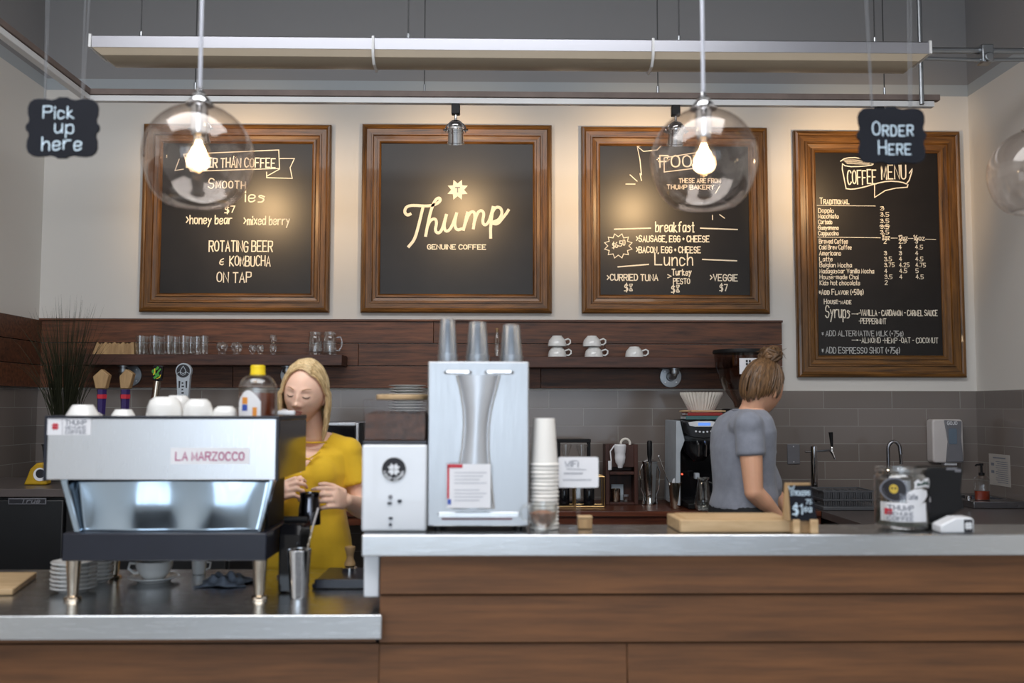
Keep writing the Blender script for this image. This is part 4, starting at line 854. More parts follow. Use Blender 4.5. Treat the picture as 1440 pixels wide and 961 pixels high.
fr._add(vs, [(j*13+i, j*13+i+1, (j+1)*13+i+1, (j+1)*13+i) for j in range(N_-1) for i in range(12)]+[tuple(range(13)), tuple((N_-1)*13+i for i in range(12, -1, -1))])
fr.build('waisted_front', 'alu2', t)
for L2 in (LFT, RGT):
    MB().tube([(dp(*q)[0], .003, dp(*q)[1]) for q in L2], .005, 8).build('front_rib', 'chrome', t)
for a_, b_ in ((626, 662), (683, 721)):
    x0, z0 = dp(a_, 524); x1, _ = dp(b_, 524); MB().tube([(x0, .006, z0), (x0+.006, -.010, z0), (x1-.006, -.010, z0), (x1, .006, z0)], .005, 10).build('pull_handle', 'chrome', t)
x0, z0 = dp(621, 730.5); x1, _ = dp(720, 730.5); MB().box(x0, x1, -.004, .0038, z0-.0015, z0+.0022).build('red_line', 'darkred', t); MB().box(x0-.01, x1+.02, -.004, .0038, z0+.006, z0+.02).build('drip_lip', 'steel', t, bev=.002)
def lab(px0, py0, px1, py1, y_, mat, name, par, rot=0):
    a, b_ = dp(px0, py1), dp(px1, py0); return MB().box(a[0], b_[0], y_-.001, y_, a[1], b_[1]).build(name, mat, par)
nt = lab(629, 652, 690, 713, -.031, 'paper', 'taped_notice', t)
lab(629.5, 655, 632.5, 700, -.0322, 'red', 'notice_stripe', nt); lab(629.5, 652.5, 651, 657, -.0322, 'red', 'notice_stripe', nt); lab(630, 701, 635, 708, -.0322, 'blue', 'notice_dot', nt)
b = MB()
for i in range(9):
    if i == 4: continue
    a, c_ = dp(640, 664+i*4.8), dp(684-(i % 3)*5, 664+i*4.8); b.ribbon([a, c_], 1.2*k, -.0324)
b.build('notice_print', 'pale', nt, smooth=0)
# clear plastic cups nested in three towers on the dispenser
def plastic_cup(r0, r1, h): return MB().lathe([(0, h), (r0, h), (r0+.001, h-.003), (r1-.002, .006), (r1, .004), (r1, 0), (r1-.002, 0), (r1-.0035, .006), (r0-.001, h-.005), (0, h-.004)], 32)
for gi, (px, tp, wb) in enumerate(((629.5, 448.5, 27), (671.5, 453, 32), (719, 457, 32))):
    Y = DY+.10+.03*gi; c = at(px, 500, Y); k2 = Y/FPX; top = at(px, tp, Y).z; zb_ = BT+.001+H+.001; h = top-zb_-.018; src = None
    wh = ['left', 'middle', 'right'][gi]
    for i in range(4):
        lab_ = 'clear plastic cup, %s of the four nested in the %s tower on the steel dispenser' % (['lowest', 'second', 'third', 'topmost'][i], wh)
        if src is None: src = tag(plastic_cup(wb*k2*.36, wb*k2*.52, h).build('plastic_cup', 'plastic', loc=(c.x, Y, zb_)), lab_, 'plastic cup', 'nested plastic cups')
        else: o = src.copy(); COL.objects.link(o); o.location = (c.x, Y, zb_+.006*i); o['label'] = lab_
# paper cups, upside down in one tall tower
CY = 2.83; c = at(765, 700, CY); k = CY/FPX; r1 = 19.5*k; r0 = 14.5*k; hc = 66*k; top = at(765, 588.5, CY).z; n = 17; dz = (top-BT-.001-hc)/(n-1); src = None
ordn = ['lowest', 'second', 'third', 'fourth', 'fifth', 'sixth', 'seventh', 'eighth', 'ninth', 'tenth', 'eleventh', 'twelfth', 'thirteenth', 'fourteenth', 'fifteenth', 'sixteenth', 'topmost']
for i in range(n):
    lab_ = 'upside-down white paper cup, %s%s in the tall tower on the bar' % (ordn[i], '' if i in (0, 16) else ' from the bottom')
    if src is None: src = tag(MB().lathe([(0, hc-.004), (r0-.001, hc-.004), (r0-.0005, hc), (r0, hc), (r0+.0005, hc-.002), (r1-.0015, .008), (r1, .0072), (r1+.0024, .0055), (r1+.0026, .003), (r1+.001, .0005), (r1-.0015, 0), (r1-.003, .004), (r0-.0012, hc-.008), (0, hc-.0055)], 36).build('paper_cup', 'papercup', loc=(c.x, CY, BT+.001)), lab_, 'paper cup', 'tower of white paper cups')
    else: o = src.copy(); COL.objects.link(o); o.location = (c.x+.0008*math.sin(i*1.7), CY+.0008*math.cos(i*2.1), BT+.001+dz*i); o['label'] = lab_
MYY = 2.745; c = at(763, 730, MYY); k = MYY/FPX; H = at(763, 708, MYY).z-BT-.001; r = 20.5*k
t = thing('glass_mug', 'small clear glass mug of brown sugar in front of the paper cups', 'glass mug', (c.x, MYY, BT+.001))
MB().lathe([(0, .002), (r*.42, .0), (r*.48, .004), (r*.56, .008), (r*.88, H*.40), (r*.98, H*.7), (r, H), (r*.95, H), (r*.92, H*.7), (r*.8, H*.42), (r*.45, .014), (0, .012)], 36).build('glass_bowl', 'glass', t)
MB().tube([(-r*.93, 0, H*.88), (-r*1.25, 0, H*.92), (-r*1.52, 0, H*.75), (-r*1.42, 0, H*.5), (-r*1.1, 0, H*.36), (-r*.8, 0, H*.33)], .0036, 10).build('handle', 'glass', t)
MB().lathe([(0, .014), (r*.42, .015), (r*.78, H*.42), (r*.89, H*.66), (r*.4, H*.74), (0, H*.76)], 30).build('brown_sugar', 'sugar', t)
SY = 2.84; X0, X1, Z0, Z1 = rect(785, 643, 841.5, 686, SY); cx = (X0+X1)/2; hw = (X1-X0)/2; k = SY/FPX
t = thing('counter_notice', 'small white card in a clear stand right of the paper cups', 'sign', (cx, SY, BT+.001)); o_ = Vector(t.location)
cd_ = MB().prism(rrect(-hw, hw, Z0-o_.z, Z1-o_.z, .006), -.0015, .0015).build('card', 'paper', t)
MB().box(-.006, .006, .002, .005, .004, Z0-o_.z+.02).box(-.03, .03, -.012, .02, 0, .0035).build('clear_stand', 'glass', t)
w_ = Wr(t, SY-.0022); w_.t_('WIFI', 795, 657, 8, 18, 1.1, jit=.4).l([(797, 660), (824, 661)], .8).l([(793+i*1.1, 666+(1.2 if i % 2 else -1.0)) for i in range(25)], .7).l([(792+i*1.2, 675+(1.0 if i % 3 else -1.1)) for i in range(34)], .6).done('print', 'greyink')
BYY = 2.83; X0, X1, Z0, Z1 = rect(812.5, 726, 832, 745, BYY); hw = (X1-X0)/2; c0 = (X0+X1)/2
t = thing('wooden_block', 'small stubby wooden block on the bar left of the long board', 'block', (c0, BYY, BT+.001)); H = Z1-BT
MB().box(-hw, hw, -.016, .016, 0, H*.8).build('block_body', 'tan', t, bev=.002); MB().box(-hw-.001, hw+.001, -.017, .017, H*.8+.0003, H).build('block_cap', 'lightwood', t, bev=.002)
XA = at(956, 740, 2.735).x; XB = at(1115, 740, 2.735).x; zt = at(1000, 732, 2.735).z
t = thing('wooden_tray', 'long pale wooden board lying along the bar top', 'wooden board', ((XA+XB)/2, 2.82, BT+.001)); hw = (XB-XA)/2; H = zt-BT
MB().prism([(-hw, -.085), (hw, -.085), (hw, .085), (-hw-.006, .085)], 0, H, 'z').build('plank', 'lightwood', t, bev=.003)
MB().prism([(-hw+.02, -.07), (hw-.012, -.07), (hw-.012, .07), (-hw+.014, .07)], H+.0002, H+.003, 'z').build('top_panel', 'lightwood', t, bev=.001)
EY = 2.728; c = at(1124, 745, EY); k = EY/FPX
t = thing('chalk_price_sign', 'little slate price sign clipped in a wooden stand beside the board', 'sign', (at(1128, 745, EY).x, EY-.012, BT+.001)); o_ = Vector(t.location)
def ep(px, py): q = at(px, py, EY)-o_; return (q.x, q.z)
MB().prism([ep(1108, 732), ep(1105, 682), ep(1138, 682), ep(1147, 732)], -.004, .004).build('slate_board', 'slate', t, bev=.001)
MB().prism([ep(1099, 729), ep(1102, 679), ep(1137, 679), ep(1137, 682), ep(1106, 682.5), ep(1109, 732)], -.006, .0055).build('wooden_edge', 'tan', t, bev=.001)
for a_, b_ in ((1112, 1121.5), (1136, 1147)):
    p0, p1 = ep(a_, 731), ep(b_, 731); MB().box(p0[0], p1[0], -.012, .03, 0, p0[1]+.002).build('wooden_foot', 'lightwood', t, bev=.002)
p0, p1 = ep(1121, 731), ep(1136, 731); MB().box(p0[0], p1[0], .004, .022, 0, p0[1]-.004).build('cross_bar', 'tan', t)
w_ = Wr(t, EY-.012-.0052); w_.t_('W', 1109, 690, 6, 8, 1.2).t_('STICKERS', 1112, 697, 6, 27, 1.1).t_('$1', 1115, 723, 13, 13, 2.0).t_('ea', 1131, 720, 9, 10, 1.2).t_('75', 1133, 709, 6, 8, 1.0).done('lettering', 'chalkblue')

JY = 2.83; X0, X1, Z0, Z1 = rect(1231.5, 657, 1304.5, 740, JY); c = at(1268, 700, JY); r = (X1-X0)/2; k = JY/FPX; H = Z1-BT-.001
t = thing('tip_jar', 'big glass tip jar covered in stickers beside the card terminal', 'jar', (c.x, JY, BT+.001))
MB().lathe([(0, .001), (r*.9, .001), (r*.98, .008), (r, .02), (r, H*.80), (r*.97, H*.86), (r*.90, H*.89), (r*.90, H*.91), (r*.95, H*.93), (r*.95, H*.985), (r*.92, H), (r*.88, H*.985), (r*.86, H*.9), (r*.93, H*.85), (r*.965, H*.8), (r*.965, .02), (0, .012)], 44).build('glass_body', 'glass', t)
MB().lathe([(0, .013), (r*.93, .013), (r*.93, H*.30), (r*.6, H*.36), (0, H*.33)], 36).build('notes_and_coins', 'paperdark', t)
def jang(px): return math.asin(max(-1, min(1, (at(px, 700, JY).x-c.x)/r)))
def jz(py): return at(1268, py, JY-r*.8).z-BT-.001
def jpoly(out, off, mat, name, par=None):       # sticker shape in photo pixels, wrapped on the glass
    ctr = (sum(p[0] for p in out)/len(out), sum(p[1] for p in out)/len(out)); R = r*(1+off); mb = MB(); rings = 5
    vs = [(R*math.sin(jang(ctr[0])), -R*math.cos(jang(ctr[0])), jz(ctr[1]))]; n = len(out)
    for q in range(1, rings+1):
        for p in out:
            x = ctr[0]+(p[0]-ctr[0])*q/rings; y_ = ctr[1]+(p[1]-ctr[1])*q/rings; a = jang(x); vs.append((R*math.sin(a), -R*math.cos(a), jz(y_)))
    fs = [(0, 1+i, 1+(i+1) % n) for i in range(n)]
    for q in range(rings-1):
        for i in range(n): fs.append((1+q*n+i, 1+(q+1)*n+i, 1+(q+1)*n+(i+1) % n, 1+q*n+(i+1) % n))
    mb._add(vs, fs); return mb.build(name, mat, par or t)
def box_px(x0, y0, x1, y1, n=8): return [(x0+(x1-x0)*i/n, y0) for i in range(n)]+[(x1, y0+(y1-y0)*i/n) for i in range(n)]+[(x1-(x1-x0)*i/n, y1) for i in range(n)]+[(x0, y1-(y1-y0)*i/n) for i in range(n)]
def jtext(par, L, mat, name):
    w = Wr(t, JY-r*.8)
    for a in L: w.t_(*a, jit=0)
    vs = []
    for x, y_, z in w.b.v:
        x *= JY/(JY-r*.8); a = math.asin(max(-.999, min(.999, x/(r*1.0)))); vs.append((r*1.02*math.sin(a), -r*1.02*math.cos(a), jz(0)*0+z*1.0))
    w.b.v = vs
    return w.b.build(name, mat, par, smooth=0)
s = jpoly([(1247+14*math.cos(i*PI/12), 689+17*math.sin(i*PI/12)) for i in range(24)], .004, 'greyink', 'round_sticker')
jpoly([(1247+12.6*math.cos(i*PI/12), 689+15.3*math.sin(i*PI/12)) for i in range(24)], .006, 'ink', 'sticker_field', s); jpoly([(1245.5+4.6*math.cos(i*PI/8), 688+6.5*math.sin(i*PI/8)) for i in range(16)], .009, 'skull', 'sticker_emblem', s)
for ex in (1243.8, 1247.3): jpoly([(ex+1.1*math.cos(i*PI/5), 687+1.6*math.sin(i*PI/5)) for i in range(10)], .012, 'ink', 'emblem_eye', s)
fs_ = jpoly([(1270, 678), (1276, 674), (1281, 678), (1288, 673), (1296, 673), (1302, 677), (1303, 682), (1296, 687), (1284, 685), (1276, 686), (1270, 687), (1271, 682)], .004, 'paper', 'fish_sticker')
jpoly([(1273, 679), (1279, 680.5), (1287, 676), (1296, 677), (1301, 680), (1295, 683), (1284, 682.5), (1278, 683), (1273, 684), (1275, 681)], .007, 'fishgreen', 'fish_print', fs_)
cs = jpoly([(1258, 700), (1262, 692), (1270, 688), (1280, 687), (1290, 690), (1291, 697), (1286, 704), (1278, 709), (1268, 709), (1260, 706)], .0075, 'paper', 'scribbled_sticker')
jtext(cs, [('Think Coffee', 1264, 702, 7, 23, .8)], 'greyink', 'scribble')
ls = jpoly(box_px(1233.5, 707, 1288, 734), .0035, 'paper', 'shop_label')
jtext(ls, [('THUMP', 1252, 717.5, 6.4, 29, 1.1), ('GENUINE', 1252, 725, 4.6, 29, .8), ('COFFEE', 1252, 732, 4.8, 29, .9)], 'greyink', 'lettering')
for dx, dy in ((-2.2, -2.2), (2.2, -2.2), (-2.2, 2.2), (2.2, 2.2)): jpoly([(1239.8+dx*.8+2.2*math.cos(i*PI/4), 720+dy+2.6*math.sin(i*PI/4)) for i in range(8)], .012, 'red', 'mark', ls)
ds = jpoly([(1290, 707), (1294, 697), (1301, 694), (1304, 700), (1304, 718), (1299, 724), (1292, 720)], .005, 'ink', 'dark_sticker'); jpoly([(1299+2.6*math.cos(i*PI/6), 704+4*math.sin(i*PI/6)) for i in range(12)], .009, 'paper', 'sticker_dot', ds)

RY = 2.80; k = RY/FPX; c = at(1330, 740, RY)
t = thing('card_terminal_stand', 'black point of sale stand seen from behind on the bar', 'point of sale stand', (c.x, RY, BT+.001)); o_ = Vector(t.location)
def rp(px, py): q = at(px, py, RY)-o_; return (q.x, q.z)
MB().prism([rp(1303.5, 735), rp(1302, 662), rp(1305, 657), rp(1351, 657), rp(1353.5, 662), rp(1351, 690), rp(1356, 715), rp(1318, 735)], -.004, .085).build('stand', 'black', t, bev=.004)
MB().hexa([rp3 for rp3 in [(rp(1304, 738)[0], .0, 0), (rp(1360, 738)[0], .0, 0), (rp(1360, 738)[0], .09, 0), (rp(1304, 738)[0], .09, 0), (rp(1304, 738)[0], .0, .014), (rp(1360, 738)[0], .0, .014), (rp(1360, 738)[0], .09, .014), (rp(1304, 738)[0], .09, .014)]]).build('foot', 'black', t, bev=.003)
sl_ = MB().box(rp(1330, 663)[0], rp(1345, 663)[0], -.0052, -.0042, rp(1330, 659)[1]-.004, rp(1330, 657)[1]-.002).build('edge_light', 'silvergrey', t); q = rp(1346, 661); MB().prism(rrect(q[0]-.009, q[0]+.009, q[1]-.006, q[1]+.002, .003), -.0052, -.0042).build('button', 'silvergrey', t)
RY2 = 2.735; k = RY2/FPX; c = at(1342, 738, RY2)
t = thing('card_reader', 'white wedge card reader with a black star mark in front of the stand', 'card reader', (c.x, RY2, BT+.001)); o_ = Vector(t.location)
def rp(px, py): q = at(px, py, RY2)-o_; return (q.x, q.z)
zf = lambda py: max(0, rp(1340, py)[1])
MB().prism([(rp(1318, 0)[0] if False else rp(1318.5, 738)[0], 0), (rp(1318.5, 738)[0], .022), (rp(1340, 715)[0], .043), (rp(1360, 714)[0], .044), (rp(1365, 718)[0], .038), (rp(1365, 738)[0], 0)], -.02, .04).build('reader_body', 'white', t, bev=.004)
x0, x1 = rp(1350.5, 730)[0], rp(1362.5, 730)[0]
mk = MB().box(x0, x1, -.0212, -.0202, .002, .038).build('mark_plate', 'ink', t); quatrefoil(MB(), (x0+x1)/2, .021, 6*k, -.0225, -.0214).build('star_mark', 'white', mk, smooth=0)

# ------------------------------------------------------------------ wall shelves and what stands on them
def bracket(t, px, py, o_):
    q = at(px, py, WY-.04)-o_; b = MB()
    b.xf(Matrix.Identity(4)); fl = MB().lathe([(0, 0), (.064, 0), (.066, .004), (.063, .010), (.028, .012), (.024, .03), (0, .03)], 28).xf(Matrix.Rotation(PI/2, 4, 'X')).shift((q.x, WY-.0345-o_.y, q.z)).build('pipe_flange', 'galv', t)
    for a in range(4): MB().lathe([(0, 0), (.005, 0), (.005, .004), (0, .005)], 8).xf(Matrix.Rotation(PI/2, 4, 'X')).shift((q.x+.047*math.cos(a*PI/2+.8), WY-.0452-o_.y, q.z+.047*math.sin(a*PI/2+.8))).build('screw', 'steelv', fl)
    tp = -.001-.062
    MB().tube([(q.x, WY-.06-o_.y, q.z), (q.x, WY-.13-o_.y, q.z), (q.x, WY-.155-o_.y, q.z+.012), (q.x, WY-.16-o_.y, q.z+.035), (q.x, WY-.16-o_.y, tp)], .021, 12).lathe([(0, 0), (.027, 0), (.028, .004), (.027, .022), (0, .022)], 16, (q.x, WY-.16-o_.y, q.z+.012)).lathe([(0, 0), (.034, 0), (.034, .006), (0, .006)], 20, (q.x, WY-.16-o_.y, tp-.006)).build('pipe_elbow', 'galv', t)
SF = WY-.235
def shelf(x0, x1, ytop, label, brs):
    X0, X1 = at(x0, 505, SF).x, at(x1, 505, SF).x; z = at((x0+x1)/2, ytop, SF).z
    t = thing('wall_shelf', label, 'shelf', ((X0+X1)/2, SF, z), group='wall shelves'); hw = (X1-X0)/2; o_ = Vector(t.location)
    MB().box(-hw, hw, 0, .20, -.062, 0).build('plank', 'shelfwood', t, bev=.003)
    for bpx, bpy_ in brs: bracket(t, bpx, bpy_, o_)
    return z
SZ1 = shelf(108, 481, 498.5, 'left dark plank shelf holding rows of drinking glasses', [(184, 528), (560-150, 528)])
SZ2 = shelf(690, 1030, 502.0, 'right dark plank shelf holding white cups, on black pipe brackets', [(943, 530)])
GY_ = SF+.09
def sh(px): return at(px, 495, GY_).x
kk = GY_/FPX
c = sh(160); hw = 29*kk
t = thing('wooden_glass_rack', 'small tan wooden rack with notched top at the left end of the shelf', 'rack', (c, GY_, SZ1+.001))
out = [(-hw*1.0, 0), (hw*1.03, 0), (hw*.98, .072)]
for i in range(4):
    x = hw*(.62-.42*i); out += [(x+.028, .072), (x+.016, .060), (x-.006, .060), (x-.014, .072)]
out += [(-hw*.78, .072)]
MB().prism(out, -.012, .012).build('notched_side', 'tan', t, bev=.002); MB().prism(out, .05, .066).build('notched_side', 'tan', t, bev=.002); MB().box(-hw*.95, hw*.95, .0125, .0495, .004, .014).build('base_board', 'tan', t)
def tumbler(r, h, taper=.86): return MB().lathe([(0, .002), (r*taper*.9, 0), (r*taper, .004), (r*(taper+1)/2, h*.5), (r, h), (r*.95, h), (r*.9*(taper+1)/2, h*.5), (r*taper*.86, .014), (0, .012)], 28)
gl = None
pos = [(197, 0), (217, 0), (237, 0), (258, 0), (286, 0), (203, .075), (224, .075), (246, .075), (268, .075), (277, .038)]
lb_ = ['first beer glass in the front row next to the wooden rack', 'second beer glass in the front row from the wooden rack', 'third beer glass in the front row from the wooden rack', 'fourth beer glass in the front row from the wooden rack', 'last beer glass at the right end of the row of tall glasses',
       'beer glass in the back row nearest the wooden rack', 'second beer glass of the back row from the wooden rack', 'third beer glass of the back row from the wooden rack', 'fourth beer glass of the back row from the wooden rack', 'beer glass standing between the two rows near their right end']
for i, (px, dy) in enumerate(pos):
    x = at(px, 495, GY_-.03+dy).x; L3 = (x, GY_-.03+dy, SZ1+.001)
    if gl is None: gl = tag(tumbler(.029, .108).build('beer_glass', 'glass', loc=L3), lb_[0], 'glass', 'beer glasses on the left shelf')
    else: o = gl.copy(); COL.objects.link(o); o.location = L3; o['label'] = lb_[i]
def stemless(r, h): return MB().lathe([(0, .002), (r*.6, 0), (r*.66, .006), (r*.60, .016), (r*.95, h*.5), (r, h*.68), (r*.88, h), (r*.83, h), (r*.94, h*.68), (r*.88, h*.5), (r*.5, .02), (0, .018)], 28)
sg = None
for px, lab_, up in ((312.5, 'first small round taster glass after the beer glasses', 0), (333, 'second small round taster glass after the beer glasses', 0), (355, 'third small taster glass, touching its right neighbour', 0), (366, 'fourth small taster glass, left of the stacked pair', 0), (384, 'lower taster glass of the stacked pair', 0), (384, 'upper taster glass of the stacked pair', 1)):
    L3 = (sh(px), GY_, SZ1+.001+up*.060)
    if sg is None: sg = tag(stemless(.037*.95, .072).build('taster_glass', 'glass', loc=L3), lab_, 'glass', 'small taster glasses')
    else:
        o = sg.copy(); COL.objects.link(o); o.location = L3; o['label'] = lab_
        if px in (355, 366, 384): o.scale = (.66, .66, .82 if px < 380 else .8)
r = .040; h = .135; mj = None
for px, lab_, hd in ((443, 'left glass jar mug at the right end of the shelf', -.6), (464, 'right glass jar mug with its handle showing, at the right end of the shelf', 0)):
    if mj is None:
        mj = thing('jar_mug', lab_, 'jar mug', (sh(px), GY_, SZ1+.001), 2.2, 'glass jar mugs')
        MB().lathe([(0, .002), (r*.86, 0), (r*.96, .01), (r, .02), (r, h*.74), (r*.9, h*.82), (r*.86, h*.85), (r*.92, h*.87), (r*.9, h*.9), (r*.92, h*.93), (r*.9, h), (r*.83, h), (r*.82, h*.84), (r*.93, h*.74), (r*.93, .02), (0, .012)], 32).build('jar', 'glass', mj)
        MB().tube([(r*.95, 0, h*.76), (r*1.5, 0, h*.78), (r*1.72, 0, h*.62), (r*1.65, 0, h*.36), (r*1.3, 0, h*.2), (r*.95, 0, h*.2)], .006, 10).build('handle', 'glass', mj)
        wrap_label(MB(), r*1.01, -1.0, 1.0, h*.3, h*.6).build('embossed_panel', 'plastic', mj)
    else: dup(mj, (sh(px), GY_, SZ1+.001), lab_, rz=0)
kq = GY_/FPX; c = sh(699)
t = thing('glass_vial', 'slim corked glass bottle on the right shelf between the plastic cup towers', 'bottle', (c, GY_, SZ2+.001)); h = at(699, 462, GY_).z-SZ2
MB().lathe([(0, .002), (.017, 0), (.018, .006), (.018, h*.70), (.010, h*.82), (.010, h*.92), (.012, h*.93), (.008, h*.93), (.008, h*.83), (.015, h*.69), (.015, .008), (0, .006)], 24).build('bottle_body', 'glass', t); MB().lathe([(0, h*.86), (.0075, h*.86), (.009, h), (0, h)], 16).build('cork', 'tan', t)
def shelf_cup():
    t = thing('coffee_cup', 'x', 'cup', (0, 0, 0)); r = .054; h = .062
    b = MB().lathe([(0, h), (r*.52, h), (r*.55, h-.004), (r*.60, h-.006), (r*.90, h*.58), (r*.99, h*.25), (r, .002), (r*.97, 0), (r*.93, .003), (r*.82, h*.56), (r*.5, h-.012), (0, h-.012)], 32).build('bowl', 'ceramic', t)
    MB().tube([(r*.86, 0, h*.62), (r*1.25, 0, h*.74), (r*1.5, 0, h*.62), (r*1.5, 0, h*.36), (r*1.25, 0, h*.18), (r*.94, 0, h*.2)], .0052, 10).build('handle', 'ceramic', t); return t
sc = None
for px, dz, lab_, rz in ((783.5, 0, 'lower white cup of the first stacked pair on the right shelf', 0), (783.5, 1, 'upper white cup of the first stacked pair on the right shelf', .25), (835, 0, 'lower white cup of the second stacked pair on the right shelf', 0), (832.5, 1, 'upper white cup of the second stacked pair on the right shelf', .1), (892, 0, 'single white cup alone at the right of the shelf', 0)):
    L3 = (sh(px), GY_, SZ2+.001+dz*.0625)
    if sc is None: sc = shelf_cup(); sc.location = L3; sc['label'] = lab_; sc['group'] = 'white cups on the right shelf'
    else: dup(sc, L3, lab_, rz=rz)

# ------------------------------------------------------------------ left corner: keg fridge, taps, reeds, yellow packet
KX0, KX1 = LX+.036, at(98, 700, 4.62).x; KZ = at(30, 681, 4.9).z
t = thing('keg_fridge', 'black keg fridge with a grey top in the left corner', 'fridge', ((KX0+KX1)/2+.2, 4.6, 0)); o_ = Vector(t.location); KX1 += .75
MB().box(KX0, KX1, 4.64, 5.34, .04, KZ-.04).shift(-o_).build('body', 'fridge', t, bev=.006); MB().box(KX0, KX1, 4.61, 5.35, KZ-.039, KZ).shift(-o_).build('grey_top', 'greytop', t, bev=.004)
xd = at(92, 700, 4.62).x
for a_, b_ in ((KX0+.01, xd), (xd+.012, KX1-.01)): dd = MB().box(a_, b_, 4.60, 4.638, .08, KZ-.05).shift(-o_).build('door', 'fridge', t, bev=.006); MB().box(a_+.02, a_+.035, 4.575, 4.5995, .5, .8).shift(-o_).build('handle', 'black', dd, bev=.003)
X0, X1, Z0, Z1 = rect(12, 701, 65, 709.5, 4.598)
bp = MB().box(X0, X1, 4.595, 4.5995, Z0, Z1).shift(-o_).build('badge', 'silvergrey', t, bev=.001); MB().box(X0+.004, X1-.004, 4.594, 4.5949, Z0+.004, Z1-.004).shift(-o_).build('badge_field', 'ink', bp)
w_ = Wr(t, 4.5935); w_.t_('True', 29, 708, 6, 26, 1.2, slant=.3, jit=0); w_.b.build('badge_lettering', 'silvergrey', bp, smooth=0)
TYW = 4.95; txs = [at(px, 560, TYW).x for px in (143, 176, 214.5, 258)]; bz = at(200, 600, TYW).z
t = thing('beer_tap_tower', 'steel beer tap tower with four tall handles behind the espresso machine', 'beer tap', (sum(txs)/4, TYW+.06, KZ+.001)); o_ = Vector(t.location)
MB().cyl((txs[0]-.06, TYW+.06, bz-.02), (txs[3]+.06, TYW+.06, bz-.02), .038, n=24).shift(-o_).build('tower_bar', 'chrome', t)
for x in (txs[0]+.06, txs[3]-.06): MB().lathe([(0, 0), (.06, 0), (.06, .008), (.036, .012), (.036, bz-.05-KZ), (0, bz-.05-KZ)], 24, (x-o_.x, 0, 0)).build('column', 'chrome', t)
def tz_(py): return at(200, py, TYW).z-o_.z
m_ = TYW/FPX
